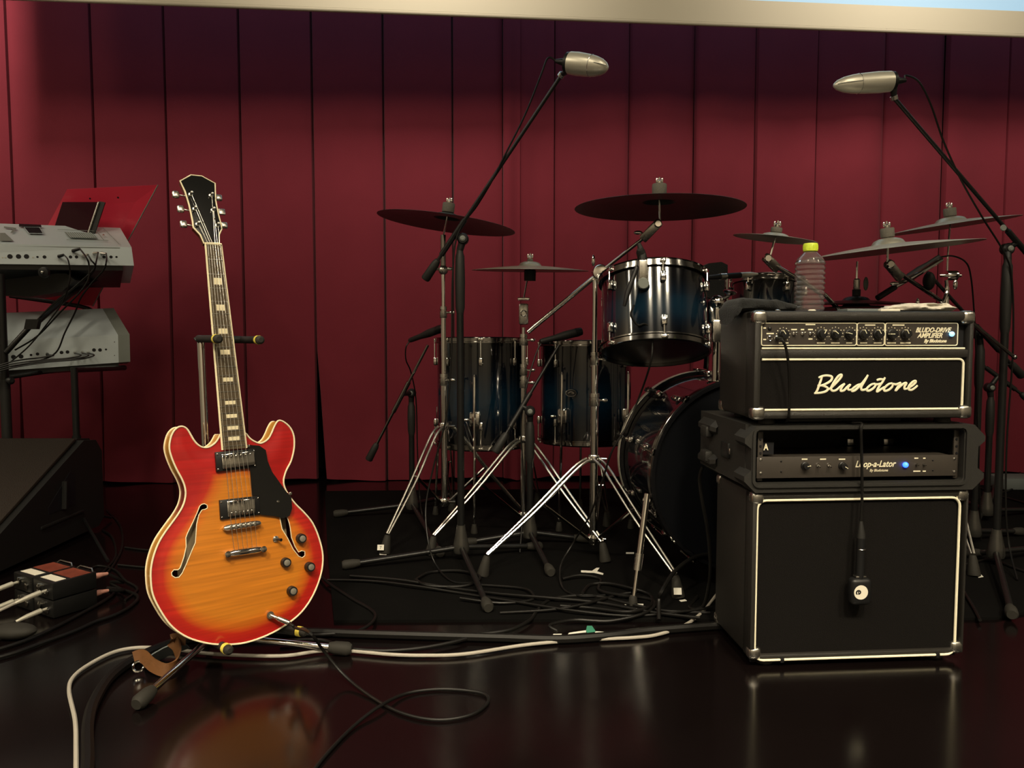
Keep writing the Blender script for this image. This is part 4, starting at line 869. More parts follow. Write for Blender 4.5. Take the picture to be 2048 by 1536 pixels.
# ------------------------------------------------------------------ rack tom, tilted to the drummer
TD = 2.50; tl_ = R(16); tax = V((0.02, math.sin(tl_), math.cos(tl_))); TR = .170; TC = at(1314, 700, TD - .04) ; TC = V((TC.x, TD, TC.z - .0))
t = Thing('rack_tom', 'blue fade rack tom tilted above the bass drum with chrome lugs', 'drum', TC)
TL = .235; g, sh = drum(t, TC, tax, TR, TL, 6, M['dchrome'], hint=(-.5, -.87, 0))
bk0 = TC + tax * TL * .55 + X * (TR + .004); gg = Fr(bk0, Y, tax, X); mb = MB(gg); mb.box((0, 0, .012), (.075, .085, .024), bev=.010, seg=3); tb_ = t.part('mount_bracket', mb, M['chrome'])
post = at(1433, 680, 2.50); post = V((post.x, 2.50, 0)); ptop = V((post.x, post.y, at(1433, 605, 2.5).z))
mb = MB(); mb.tube(cr([bk0 + X * .02, bk0 + X * .05 + Zx * .02, V((post.x, post.y, ptop.z))], 5), .0095, 10); t.part('mount_arm', mb, M['chrome'], tb_)
t = Thing('tom_holder', 'upright chrome tom holder post rising from the bass drum shell', 'drum hardware', V((post.x, post.y, KC.z + KR * .95)))
mb = MB(); mb.cyl(V((post.x, post.y, KC.z + KR - .02)), ptop, .0125); t.part('tube', mb, M['chrome'])
c = V((post.x, post.y, at(1433, 662, 2.5).z)); mb = MB(); mb.box(c, (.036, .036, .075), bev=.008); t.part('height_clamp', mb, M['nickel'])
mb = MB(); mb.sph(ptop, .024, n=18, m=12); t.part('ball_joint', mb, M['chrome'])
mb = MB(); mb.lathe([(.028, 0), (.030, .006), (.026, .010)], V((post.x, post.y, KC.z + KR - .012)), n=20); t.part('base_flange', mb, M['chrome'])
mb = MB(); c2 = ptop + X * .03 - Y * .03 + Zx * .02; mb.tube([ptop, c2], .005, 8); t.part('wing_bolt', mb, M['chrome']); mb = MB(); mb.lathe([(.006, 0), (.020, .008), (.022, .014), (.014, .018)], c2, (.1, -.3, .9), 16); t.part('bolt_wing', mb, M['chrome'])
# clip microphones on the rack tom
rim = TC + tax * (TL + .01) + V((-.35, -.92, 0)).normalized() * (TR + .014)
t = Thing('tom_clip_microphone', 'black clip on drum microphone clamped to the rack tom rim', 'microphone', rim)
mb = MB(); mb.box(rim + Zx * .005 - Y * .012, (.026, .016, .075), bev=.003); t.part('clamp', mb, M['nickel'])
mb = MB(); mb.lathe([(.017, -.006), (.018, .004), (.015, .008)], rim + Zx * -.030 - Y * .018, -Y, 20); t.part('clamp_knob', mb, M['silverg'])
mb = MB(); mb.lathe([(.009, -.03), (.014, -.02), (.015, .01), (.017, .03), (.013, .045), (.004, .05)], rim + Zx * .055 + Y * .01, (.25, .5, -.55), 16); t.part('capsule', mb, M['blkgrip'])
mb = MB(); mb.tube([rim + Zx * .03 - Y * .01, rim + Zx * .06 + Y * .0, rim + V((-.012, 0, .095))], [.010, .012, .006], 10); t.part('swivel', mb, M['blkgrip'])
mb = MB(); mb.tube([rim + V((-.02, -.015, .02)), rim + V((-.05, -.035, -.06)), rim + V((-.06, -.035, -.10))], [.007, .0085, .005], 12); t.part('connector', mb, M['blkplastic'])
mb = MB(); cpx = [(1268, 610), (1262, 630), (1275, 650), (1290, 648), (1300, 660), (1305, 690), (1300, 730), (1280, 790), (1255, 850), (1225, 900), (1205, 960), (1180, 1030), (1150, 1080), (1122, 1130), (1125, 1175), (1160, 1192), (1210, 1190)]
dd_ = [rim.y - .04] * 5 + [rim.y - .05, rim.y - .05, 2.42, 2.42, 2.42, 2.45, 2.5]
pts = [at(x, y, d) for (x, y), d in zip(cpx, dd_)] + [fl(x, y, MATZ + z) for (x, y), z in zip(cpx[12:], (.10, .03, .006, .006, .006))]
mb.tube(cr(pts, 6), .0032, 7); solo('tom_microphone_cable', mb, M['cable'], 'thin black cable dropping from the rack tom microphone to the mat', 'cable')
# second small tom behind the head, with stick shaped microphone
D2 = 2.95; c = at(1532, 622, D2); t = Thing('small_tom', 'smaller blue fade tom half hidden behind the amp head towel', 'drum', c)
drum(t, c - Zx * .06, (0.05, .10, 1), .128, .17, 6, M['dchrome'], hint=(-.3, -.95, 0))
mb = MB(); mb.cyl(c + V((0, .13, .02)), V((c.x, c.y + .2, .12)), .0125); t.part('stand_tube', mb, M['chrome'])
for k in range(3):
    a = R(90 + 120 * k); mb = MB(); e = V((c.x + .3 * math.cos(a), c.y + .2 + .3 * math.sin(a), .012)); mb.cyl(V((c.x, c.y + .2, .3)), e, .008); lg = t.part('stand_leg', mb, M['chrome'])
    mb = MB(); mb.lathe([(.015, -.0035), (.012, .03)], e, n=12); t.part('rubber_foot', mb, M['rubber'], lg)
mb = MB(); mb.cyl(c + V((0, .125, .03)), c + V((0, .2, .06)), .012); t.part('mount', mb, M['chrome'])
a, b = at(1400, 556, 2.62), at(1515, 548, 2.78)
t = Thing('pencil_microphone', 'slim black and silver pencil microphone over the toms', 'microphone', at(1440, 556, 2.67))
mb = MB(); mb.tube([a, a.lerp(b, .35)], [.006, .010], 14); t.part('connector', mb, M['blkplastic']); mb = MB(); mb.cyl(a.lerp(b, .33), a.lerp(b, .43), .0115); t.part('collar', mb, M['nickel'])
mb = MB(); mb.cyl(a.lerp(b, .43), a.lerp(b, .68), .0105); t.part('body', mb, M['blkgrip']); mb = MB(); mb.tube([a.lerp(b, .68), a.lerp(b, .86), b], [.0105, .010, .004], 14); t.part('capsule', mb, M['champ'])
q = a.lerp(b, .45); mb = MB(); mb.tube([q, q - Zx * .05, V((q.x + .02, q.y + .02, q.z - .30))], .006, 8); t.part('stalk', mb, M['dchrome'])
mb = MB(); mb.tube(cr([a, at(1385, 565, 2.6), at(1385, 580, 2.58), at(1400, 592, 2.58), at(1425, 600, 2.6), at(1450, 640, 2.66)], 6), .0032, 7); solo('pencil_microphone_cable', mb, M['cable'], 'thin black cable curling from the pencil microphone beside the rack tom', 'cable')
# drum throne behind
c = at(1418, 552, 3.35); t = Thing('drum_throne', 'black padded drum throne with rounded backrest behind the toms', 'stool', V((c.x, c.y + .1, 0)))
mb = MB(); g = Fr(c, X, Zx, -Y); mb.prism([(x_, y_) for x_, y_ in [(-.075, -.12), (.075, -.12), (.072, .045), (.045, .058), (-.01, .052), (-.05, .030), (-.072, .0)]], g, -.03, .03); t.part('backrest', mb, M['towel_b'])
mb = MB(); mb.tube(cr([c - Y * -.02, V((c.x, c.y + .02, .7)), V((c.x, c.y + .10, .55)), V((c.x, c.y + .2, .53))], 5), .012, 10); t.part('back_post', mb, M['dchrome'])
sc2 = V((c.x, c.y + .22, .56)); mb = MB(); mb.lathe([(.06, -.05), (.17, -.045), (.185, -.02), (.18, .02), (.12, .03), (.001, .03)], sc2, n=36); t.part('seat', mb, M['towel_b'])
mb = MB(); mb.cyl(sc2 - Zx * .05, V((sc2.x, sc2.y, .12)), .016); t.part('pole', mb, M['dchrome'])
for k in range(3):
    a = R(30 + 120 * k); e = V((sc2.x + .24 * math.cos(a), sc2.y + .24 * math.sin(a), .014)); mb = MB(); mb.cyl(V((sc2.x, sc2.y, .28)), e, .009); lg = t.part('leg', mb, M['dchrome'])
    mb = MB(); mb.lathe([(.018, -.0055), (.014, .03)], e, n=12); t.part('rubber_foot', mb, M['rubber'], lg)
# ------------------------------------------------------------------ floor toms
def floor_tom(label, px, py_top, D, r, L, legs, badge=None):
    c = at(px, py_top, D); C0 = V((c.x, D, c.z - L)); t = Thing('floor_tom', label, 'drum', V((C0.x, D, 0)), None)
    g, sh = drum(t, C0, (0, .02, 1), r, L, 8, M['dchrome'], hint=(-.35, -.93, 0))
    for a in legs:
        rad = V((math.cos(R(a)), math.sin(R(a)), 0)); b0 = C0 + rad * (r + .012) + Zx * L * .28
        mb = MB(Fr(b0, rad, rad.cross(Zx), Zx)); mb.box((0, 0, 0), (.028, .045, .062), bev=.009, seg=2); bk_ = t.part('leg_bracket', mb, M['chrome'])
        p0 = b0 + rad * .010 + Zx * .17; p1 = b0 + rad * .010 - Zx * .06; p2 = V((b0.x + rad.x * .03, b0.y + rad.y * .03, .06)); p3 = V((p2.x, p2.y, MATZ + .012))
        mb = MB(); mb.tube([p0 + Zx * .012, p0, p1, p2, p3], [.002, .0058, .0058, .0058, .0058], 10); t.part('leg_rod', mb, M['chrome'], bk_)
        mb = MB(); mb.lathe([(.014, MATZ + .0005), (.015, MATZ + .004), (.009, .045)], V((p3.x, p3.y, 0)), n=14); t.part('rubber_foot', mb, M['rubber'], bk_)
        mb = MB(); mb.sph(b0 + rad * .03 + rad.cross(Zx) * .03, .012, (1, .5, .6), 12, 8); t.part('wing_screw', mb, M['chrome'], bk_)
    if badge:
        P = at(badge[0], badge[1], D - r * .99); mb = MB(); g2 = Fr(P - Y * .003, X, Zx, -Y); el = [(.022 * math.cos(2 * math.pi * k / 28), .014 * math.sin(2 * math.pi * k / 28)) for k in range(28)]
        mb.prism(el, g2, -.004, .0); bd_ = t.part('badge', mb, M['blkplastic']); mb = MB(g2); mb.tube([V((*p, .0005)) for p in el], .0012, 6, closed=True)
        t.part('badge_rim', mb, M['chrome'], bd_); mb = MB(g2); mb.tube(cr([(-.012, -.001, .001), (-.006, .004, .001), (0, .005, .001), (.007, .003, .001), (.012, -.002, .001), (.002, -.001, .001)], 4), .0016, 6); t.part('badge_emblem', mb, M['chrome'], bd_)
    return t, C0
ft1, F1 = floor_tom('blue fade floor tom with chrome legs beside the tall straight cymbal stand', 962, 682, 3.32, .190, .44, (-95, 155, 30))
ft2, F2 = floor_tom('blue fade floor tom with an oval badge beside the bass drum', 1172, 688, 3.33, .196, .41, (-122, -42, 90), (1142, 786))
# ------------------------------------------------------------------ cymbal stands on the left
B1 = at(888, 800, 3.07); B1 = (B1.x, 3.07)
zt = lambda y, D: at(900, y, D).z
t = Thing('cymbal_stand', 'tall straight chrome cymbal stand beside the left floor tom', 'cymbal stand', V((*B1, 0)))
tripod(t, B1, zt(852, 3.07), zt(1003, 3.07), [fl(769, 1107, MATZ), fl(1052, 1052, MATZ), fl(905, 1022, MATZ)])
pole(t, B1, [(zt(1012, 3.07), zt(762, 3.07), .0135), (zt(765, 3.07), zt(628, 3.07), .0112), (zt(630, 3.07), zt(540, 3.07), .0082)], [(zt(760, 3.07), .0165), (zt(625, 3.07), .014)])
hb = V((*B1, zt(540, 3.07))); mb = MB(); mb.sph(hb, .020, n=16, m=12); t.part('tilter_knob', mb, M['nickel'])
for s_ in (-1, 1):
    mb = MB(); mb.sph(hb + V((s_ * .027, -.01, .004)), .010, (1.2, .5, .7), 12, 8); t.part('wing_screw', mb, M['nickel'])
mb = MB(); mb.cyl(hb, V((*B1, zt(470, 3.07))), .011); t.part('boom_tilter', mb, M['dchrome'])
Pc = at(893, 447, 3.04); nn, tp_ = cymbal('crash_cymbal', 'dark crash cymbal tilted to the right on the tall straight stand', Pc, .270, 7.5, 0, M['bronze'])
topping(t, tp_, nn, V((*B1, zt(475, 3.07))), .024, .036)
B2 = (at(1047, 900, 3.10).x, 3.10)
t = Thing('cymbal_stand', 'chrome cymbal stand between the two floor toms carrying the flat cymbal', 'cymbal stand', V((*B2, 0)))
tripod(t, B2, zt(878, 3.10), zt(1030, 3.10), [fl(860, 1110, MATZ), fl(1211, 1124, MATZ), fl(1075, 1010, MATZ)])
pole(t, B2, [(zt(1040, 3.1), zt(770, 3.1), .0125), (zt(775, 3.1), zt(690, 3.1), .0105), (zt(695, 3.1), zt(655, 3.1), .008)], [(zt(765, 3.1), .0155), (zt(740, 3.1), .0145), (zt(680, 3.1), .0165)])
mb = MB(); c = V((*B2, zt(628, 3.1))); mb.box(c, (.040, .026, .085), bev=.008, seg=2); tk = t.part('tilter', mb, M['nickel'])
mb = MB(); mb.ring(c - Y * .014 + Zx * .002, -Y, .011, .003, 24, 8); t.part('tilter_eye', mb, M['chrome'], tk)
mb = MB(); c2 = V((*B2, zt(598, 3.1))); mb.box(c2, (.050, .022, .012), bev=.003); t.part('tilter_head', mb, M['chrome'], tk)
Pc = at(1060, 541, 3.08); nn, tp_ = cymbal('crash_cymbal', 'flat thin cymbal seen edge on between the tall stand and the boom stand', Pc, .232, .6, 3.2, M['bronze2'])
mb = MB(); mb.lathe([(.023, -.045), (.024, -.005), (.020, 0)], Pc + nn * .004, nn, 20); t.part('lower_felt', mb, M['blkgrip'])
topping(t, tp_, nn, c2, .012, .008)
# boom stand with the big cymbal
B3 = (at(1188, 900, 2.75).x, 2.75); zz3 = lambda y: zt(y, 2.75)
t = Thing('cymbal_boom_stand', 'chrome boom cymbal stand holding the largest dark cymbal beside the rack tom', 'cymbal stand', V((*B3, 0)))
tripod(t, B3, zz3(917, ), zz3(1077), [fl(965, 1152, MATZ), fl(1357, 1196, MATZ), fl(1215, 1052, MATZ)])
pole(t, B3, [(zz3(1088), zz3(800), .0145), (zz3(805), zz3(712), .0118), (zz3(715), zz3(560), .0095)], [(zz3(800), .0180), (zz3(718), .0148)])
hb = V((*B3, 0)); hb.z = at(1203, 545, 2.75).z; hb.x = at(1200, 545, 2.75).x
mb = MB(); mb.lathe([(.012, -.04), (.016, -.03), (.016, -.012), (.012, -.006)], hb, n=18); t.part('boom_socket', mb, M['nickel'])
mb = MB(); mb.lathe([(.026, -.018), (.029, -.012), (.029, .012), (.025, .018), (.012, .020)], hb, -Y, 28); kb = t.part('boom_clamp', mb, M['chrome'])
mb = MB(); mb.sph(hb + V((-.026, -.02, .040)), .017, (.4, .4, 1.2), 12, 8); t.part('clamp_wing', mb, M['chrome'], kb)
mb = MB(); mb.sph(hb + V((.036, -.01, .004)), .011, (1, .7, .8), 12, 8); t.part('clamp_screw', mb, M['chrome'], kb)
b0, b1 = at(1056, 664, 2.83), at(1290, 474, 2.66)
mb = MB(); mb.cyl(b0, hb, .0088); mb.cyl(hb, hb.lerp(b1, .05), .0088); t.part('boom_tube', mb, M['chrome']); mb = MB(); mb.cyl(hb, b1, .0062); t.part('boom_rod', mb, M['chrome'])
b2 = at(1320, 443, 2.64); tilter(t, b2, b2 - b1, .085, .030)
Pc = at(1318, 417, 2.62); nn, tp_ = cymbal('crash_cymbal', 'large dark crash cymbal seen from below on the boom stand', Pc, .283, 0.4, 0, M['bronze'])
topping(t, tp_, nn, b2, .0245, .036)
# ------------------------------------------------------------------ cymbals on the right
B4 = (at(1892, 600, 2.86).x, 2.86); z4 = lambda y: zt(y, 2.86)
t = Thing('multi_cymbal_stand', 'chrome stand behind the amp head holding the right hand cymbals on angled arms', 'cymbal stand', V((*B4, 0)))
tripod(t, B4, zt(900, 2.86), zt(1050, 2.86), [fl(1948, 1152, MATZ), fl(1720, 1120, MATZ), fl(1900, 1020, MATZ)])
pole(t, B4, [(zt(1060, 2.86), z4(700), .0140), (z4(705), z4(575), .0105), (z4(580), z4(512), .004)], [(z4(700), .018)])
c = at(1903, 551, 2.84); mb = MB(); mb.lathe([(.017, -.02), (.018, -.018), (.018, .018), (.014, .022)], c, X, 20); k = t.part('arm_clamp', mb, M['chrome'])
mb = MB(); mb.sph(c + V((.006, -.016, -.034)), .016, (.55, .4, 1.2), 12, 8); t.part('clamp_wing', mb, M['chrome'], k); mb = MB(); mb.cyl(c - X * .045, c + X * .035, .006); t.part('clamp_bolt', mb, M['chrome'], k)
mb = MB(); mb.tube([at(1788, 574, 2.62), at(1838, 547, 2.66), at(1882, 520, 2.80)], .0085, 12); t.part('chrome_arm', mb, M['chrome'])
mb = MB(); mb.tube([at(1755, 596, 2.60), at(1790, 574, 2.62)], .010, 12); t.part('arm_grip', mb, M['blkgrip'])
mb = MB(); mb.tube([at(1778, 530, 2.55), at(1812, 555, 2.60), at(1864, 590, 2.68), at(1886, 605, 2.84)], .0075, 12); t.part('black_arm', mb, M['dchrome'])
a0 = at(1775, 525, 2.53); tilter(t, a0, a0 - at(1800, 556, 2.58), .10, .030)
c = at(1858, 562, 2.66); mb = MB(); mb.sph(c, .020, (1, 1, 1.6), 16, 12); t.part('ball_clamp', mb, M['blkgrip'])
for x_, y_ in ((1835, 605), (1866, 612), (1888, 614)):
    c = at(x_, y_, 2.64); mb = MB(); mb.sph(c, .014, (.5, .5, 1.1) if x_ != 1866 else (1, .6, .8), 12, 8); t.part('wing_screw', mb, M['chrome'])
mb = MB(); mb.tube(cr([at(1892, 560, 2.83), at(1893, 585, 2.83), at(1880, 612, 2.80), at(1860, 618, 2.78)], 5), .007, 10); t.part('bent_rod', mb, M['chrome'])
Pc = at(1777, 502, 2.52); nn, tp_ = cymbal('crash_cymbal', 'wide dark crash cymbal above the amp head tilted down behind the bottle', Pc, .272, -6.0, 1.0, M['bronze2'], bellk=.19)
topping(t, tp_, nn, a0, .0215, .030)
Pc = at(1902, 452, 2.90); nn, tp_ = cymbal('crash_cymbal', 'smaller crash cymbal standing highest at the right beside the microphone boom', Pc, .224, -7.6, 1.2, M['bronze2'], bellk=.24)
topping(t, tp_, nn, V((*B4, z4(520))), .022, .030)
c0, c1 = at(1545, 528, 2.55), at(1650, 590, 2.62)
t = Thing('cymbal_holder', 'chrome arm with slotted tilter rising behind the bottle to the small cymbal', 'cymbal arm', at(1640, 590, 2.62))
mb = MB(); mb.tube([c0, c1, V((c1.x + .10, c1.y + .05, c1.z - .08))], .0078, 12); t.part('arm_tube', mb, M['chrome'])
tilter(t, at(1530, 513, 2.53), at(1530, 513, 2.53) - c0, .075, .030)
Pc = at(1550, 478, 2.53); nn, tp_ = cymbal('splash_cymbal', 'small bright splash cymbal with a raised bell above the small tom', Pc, .132, 7.0, 4.0, M['bronze2'], bellk=.34)
topping(t, tp_, nn, at(1540, 512, 2.53), .018, .016)
Pc = at(1712, 608, 2.72)
nn, tp_ = cymbal('hi_hat_cymbal', 'upper hi hat cymbal with a clutch above the amp head', Pc, .178, 0, 1.5, M['bronze'], 'hi hat pair', bellk=.26)
mb = MB(); 
t = Thing('hi_hat_stand', 'hi hat stand rod with clutch and wing screw behind the bottle', 'hi hat stand', V((Pc.x, Pc.y, 0)))
mb = MB(); mb.cyl(V((Pc.x, Pc.y, .05)), V((Pc.x, Pc.y, at(1710, 523, 2.72).z)), .0036, n=10); t.part('pull_rod', mb, M['chrome'])
mb = MB(); mb.lathe([(.010, 0), (.011, .004), (.011, .034), (.008, .038)], tp_ + Zx * .022, n=16); t.part('clutch', mb, M['nickel'])
mb = MB(); mb.lathe([(.014, 0), (.014, .022)], tp_, n=16); t.part('clutch_felt', mb, M['blkgrip'])
mb = MB(); mb.sph(tp_ + V((.030, -.005, .042)), .020, (.45, .35, 1.2), 12, 8); t.part('wing_screw', mb, M['silverg'])
mb = MB(); mb.cyl(V((Pc.x, Pc.y, MATZ)), V((Pc.x, Pc.y, Pc.z - .06)), .012); t.part('tube', mb, M['chrome'])
cymbal('hi_hat_cymbal', 'lower hi hat cymbal lying under its partner behind the bottle', Pc - Zx * .020, .178, 0, 178.5 - 180 + 0, M['bronze'], 'hi hat pair', bellk=.26)
for k in range(3):
    a = R(90 + 120 * k); e = V((Pc.x + .2 * math.cos(a), Pc.y + .2 * math.sin(a), MATZ + .006)); mb = MB(); mb.cyl(V((Pc.x, Pc.y, .25)), e, .007); t.part('leg', mb, M['chrome'])
# ------------------------------------------------------------------ microphone stands
def mic_stand(name, label, B, P, bA, bB, feet, base_z=.07, grip=.14, weight=True, rp=.0105, boom_m=None, outer=None):
    """tripod mic stand: base B, boom clamp at P, boom from bA (weight end) to bB"""
    t = Thing(name, label, 'microphone stand', V((B[0], B[1], 0))); c = V((B[0], B[1], 0)); bm_ = boom_m or M['blkmetal']
    mb = MB(); mb.lathe([(.026, .035), (.030, .045), (.027, .07), (.017, .12), (.015, .135)], c, n=24); t.part('base_casting', mb, casting)
    top = V((B[0], B[1], P.z - .03)); mb = MB(); mb.cyl(c + Zx * .10, top - Zx * grip, rp + .0022, n=18); t.part('lower_tube', mb, M['blkmetal'])
    mb = MB(); mb.lathe([(rp + .002, -grip - .02), (rp + .006, -grip), (rp + .0075, -grip * .55), (rp + .0055, -.03), (rp + .002, -.02), (rp, 0)], top, n=18); t.part('height_grip', mb, M['blkgrip'])
    mb = MB(); mb.tube([top - Zx * .01, V((P.x, P.y, P.z))], [.012, .014], 14); mb.lathe([(.017, -.016), (.020, -.012), (.020, .012), (.015, .018)], P, -Y, 20); ck = t.part('boom_clamp', mb, M['blkplastic'])
    mb = MB(); mb.lathe([(.009, 0), (.010, .004), (.006, .007)], P - Y * .018, -Y, 16); t.part('clamp_button', mb, M['silverg'], ck)
    d = (bB - bA).normalized(); mb = MB(); mb.cyl(bA, bB, .0062, n=12); bo_ = t.part('boom', mb, bm_)
    mp = P + d * 0; q = bA + d * (P - bA).dot(d)
    mb = MB(); mb.cyl(q - d * .09, q + d * .06, .0098, n=14); t.part('boom_sleeve', mb, bm_, bo_); mb = MB(); mb.cyl(P, q, .010, n=12); t.part('clamp_neck', mb, M['blkplastic'], ck)
    if weight:
        mb = MB(); mb.tube([bA + d * .085, bA + d * .07, bA + d * .005, bA], [.010, .0145, .0165, .014], 16); t.part('counterweight', mb, M['blkgrip'], bo_)
    for f in feet:
        f = V(f); f.z = MATZ + .016; r0 = c + Zx * .055; dr = (f - r0).normalized()
        mb = MB(); mb.cyl(r0 + dr * .02, f, .0095, n=12); lg = t.part('leg', mb, M['blkmetal'])
        mb = MB(); mb.lathe([(.013, -.016), (.0175, -.008), (.0165, .022), (.0115, .045)], f, -dr, 16)
        for v in mb.v: v.z = max(v.z, MATZ + .0004)
        t.part('rubber_foot', mb, M['rubber'], lg)
    return t, d
casting = mat('grey cast base', (.10, .095, .085), .3, .7, var=.15, vscale=40)
def condenser(label, base, tip, clip, cable_pts, cable_label, r=.030):
    ax_ = (tip - base); L = ax_.length; ax_.normalize(); t = Thing('condenser_microphone', label, 'microphone', clip)
    pr = [(r * .62, -.012), (r * .95, -.008), (r, 0), (r * 1.05, L * .2), (r * 1.0, L * .45), (r * .96, L * .56)]
    mb = MB(); mb.lathe(pr[2:] + [(r * .95, L * .58)], base, ax_, 28); t.part('body', mb, M['champ'])
    mb = MB(); mb.lathe([(r * .955, L * .575), (r * .9, L * .68), (r * .74, L * .82), (r * .5, L * .93), (r * .22, L * .99), (.001, L)], base, ax_, 28); gr = t.part('grille', mb, M['champ'])
    sd = ax_.cross(Zx).normalized(); mb = MB(); mb.tube(cr([base + ax_ * L * .55 + V((0, -1, 0)) * r * .97, base + ax_ * L * .78 + V((0, -1, 0)) * r * .80, base + ax_ * L * .95 + V((0, -1, 0)) * r * .42], 5), .0011, 6); t.part('grille_rib', mb, M['silverg'], gr)
    mb = MB(); mb.ring(base + ax_ * L * .565, ax_, r * .962, .0012, 28, 6); t.part('grille_ring', mb, M['nickel'], gr)
    mb = MB(); mb.lathe([(r * .55, -.016), (r * .93, -.012), (r * .97, 0)], base, ax_, 24); t.part('end_cap', mb, M['blkplastic'])
    mb = MB(); mb.tube([base - ax_ * .012, base - ax_ * .03, base - ax_ * .052], [.011, .011, .006], 14); t.part('connector', mb, M['blkplastic'])
    mb = MB(); mb.tube([base - ax_ * .014 - Zx * .004, base - Zx * (r * .8) - ax_ * .012, clip], [.010, .011, .008], 12); cl = t.part('swivel_clip', mb, M['blkplastic'])
    mb = MB(); dd2 = (clip - base).normalized(); mb.cyl(clip - dd2 * .006, clip + dd2 * .006, .0115, n=14); t.part('thread_ring', mb, M['nickel'], cl)
    mb = MB(); mb.tube(cr([base - ax_ * .05] + cable_pts, 7), .0031, 7); solo('microphone_cable', mb, M['cable'], cable_label, 'cable')
BL = at(921, 800, 2.72); bA, bB = at(850, 559, 2.76), at(1123, 150, 2.56)
mic_stand('microphone_boom_stand', 'tall black boom stand raising the left overhead microphone above the floor toms', (BL.x, 2.72), at(926, 478, 2.72), bA, bB, [fl(694, 1143), fl(975, 1228), fl(1075, 1105)], grip=.21)
condenser('champagne silver condenser microphone pointing right on the left boom', at(1140, 126, 2.53), at(1216, 136, 2.47), bB, [at(1096, 116, 2.56), at(1082, 150, 2.57), at(1050, 230, 2.60), at(1010, 310, 2.63), at(985, 360, 2.65), at(955, 410, 2.69), at(915, 470, 2.70), at(905, 560, 2.70), at(903, 700, 2.70), at(893, 830, 2.70), at(868, 930, 2.70), at(852, 1010, 2.68), at(856, 1080, 2.62), fl(872, 1130, .03), fl(905, 1163, MATZ + .004), fl(950, 1165, MATZ + .004)], 'thin black cable running from the left overhead microphone down its stand', .0345)
BR = at(2004, 800, 2.66); bA, bB = at(2125, 590, 2.74), at(1788, 196, 2.47)
mic_stand('microphone_boom_stand', 'tall black boom stand raising the right overhead microphone beside the amp stack', (BR.x, 2.66), at(2014, 498, 2.68), bA, bB, [fl(2022, 1242), fl(1940, 1120), fl(2150, 1100)], grip=.24)
mb = MB(); c = at(2006, 456, 2.60); mb.lathe([(.009, 0), (.011, .002), (.009, .005)], c, -Y, 16); bt = solo('boom_brake', mb, M['silverg'], 'round grey brake button on the right microphone boom', 'knob')
condenser('champagne silver condenser microphone pointing left on the right boom', at(1780, 163, 2.46), at(1667, 171, 2.44), bB, [at(1812, 151, 2.47), at(1838, 164, 2.48), at(1862, 210, 2.50), at(1888, 285, 2.53), at(1925, 365, 2.57), at(1965, 435, 2.60), at(2008, 505, 2.63), at(2024, 560, 2.64), at(2026, 700, 2.64), at(2014, 880, 2.64), at(2012, 1020, 2.63), at(2020, 1100, 2.6), fl(2035, 1160, MATZ + .004)], 'thin black cable running from the right overhead microphone down its stand', .031)
def dyn_mic(label, a, b, r=.016):
    ax_ = (b - a); L = ax_.length; ax_.normalize(); t = Thing('drum_microphone', label, 'microphone', a)
    mb = MB(); mb.lathe([(r * .5, -.01), (r * .62, 0), (r * .7, L * .3), (r, L * .55), (r, L * .8)], a, ax_, 18); t.part('body', mb, M['blkgrip'])
    mb = MB(); mb.lathe([(r * 1.02, L * .8), (r * 1.05, L * .86), (r * .9, L * .97), (r * .3, L)], a, ax_, 18); t.part('grille', mb, M['blkmetal']); return t
B5 = (at(823, 850, 3.42).x, 3.42); P5 = at(823, 786, 3.42); bA, bB = at(737, 920, 3.36), at(856, 690, 3.30)
t5, _ = mic_stand('short_microphone_stand', 'short black stand with a slim grey boom aimed at the left floor tom', (B5[0], 3.42), P5, bA, bB, [fl(675, 1038), fl(880, 1118), fl(905, 1000)], grip=.14, boom_m=M['dchrome'])
dyn_mic('black dynamic microphone aimed over the left floor tom rim', at(822, 680, 3.31), at(888, 655, 3.16), .017)
mb = MB(); mb.tube(cr([at(820, 682, 3.31), at(812, 695, 3.30), at(812, 720, 3.32), at(822, 745, 3.36), at(832, 800, 3.40), at(835, 900, 3.42), at(840, 1000, 3.42), fl(850, 1060, MATZ + .004)], 6), .003, 7); solo('microphone_cable', mb, M['cable'], 'thin black cable hanging from the microphone at the left floor tom', 'cable')
B6 = (at(1060, 900, 2.93).x, 2.93); P6 = at(1060, 822, 2.92); bA, bB = at(990, 905, 2.88), at(1118, 690, 2.98)
mic_stand('short_microphone_stand', 'short black stand with a black boom crossing before the badged floor tom', (B6[0], 2.93), P6, bA, bB, [fl(1100, 1156), fl(930, 1098), fl(1170, 1090)], grip=.15)
dyn_mic('black dynamic microphone resting above the badged floor tom', at(1085, 682, 3.0), at(1165, 662, 3.06), .017)
mb = MB(); mb.tube(cr([at(1085, 684, 3.0), at(1075, 700, 2.99), at(1062, 740, 2.97), at(1050, 790, 2.95), at(1042, 860, 2.94), at(1048, 980, 2.93), fl(1040, 1105, MATZ + .004)], 6), .003, 7); solo('microphone_cable', mb, M['cable'], 'thin black cable trailing from the microphone at the badged floor tom', 'cable')
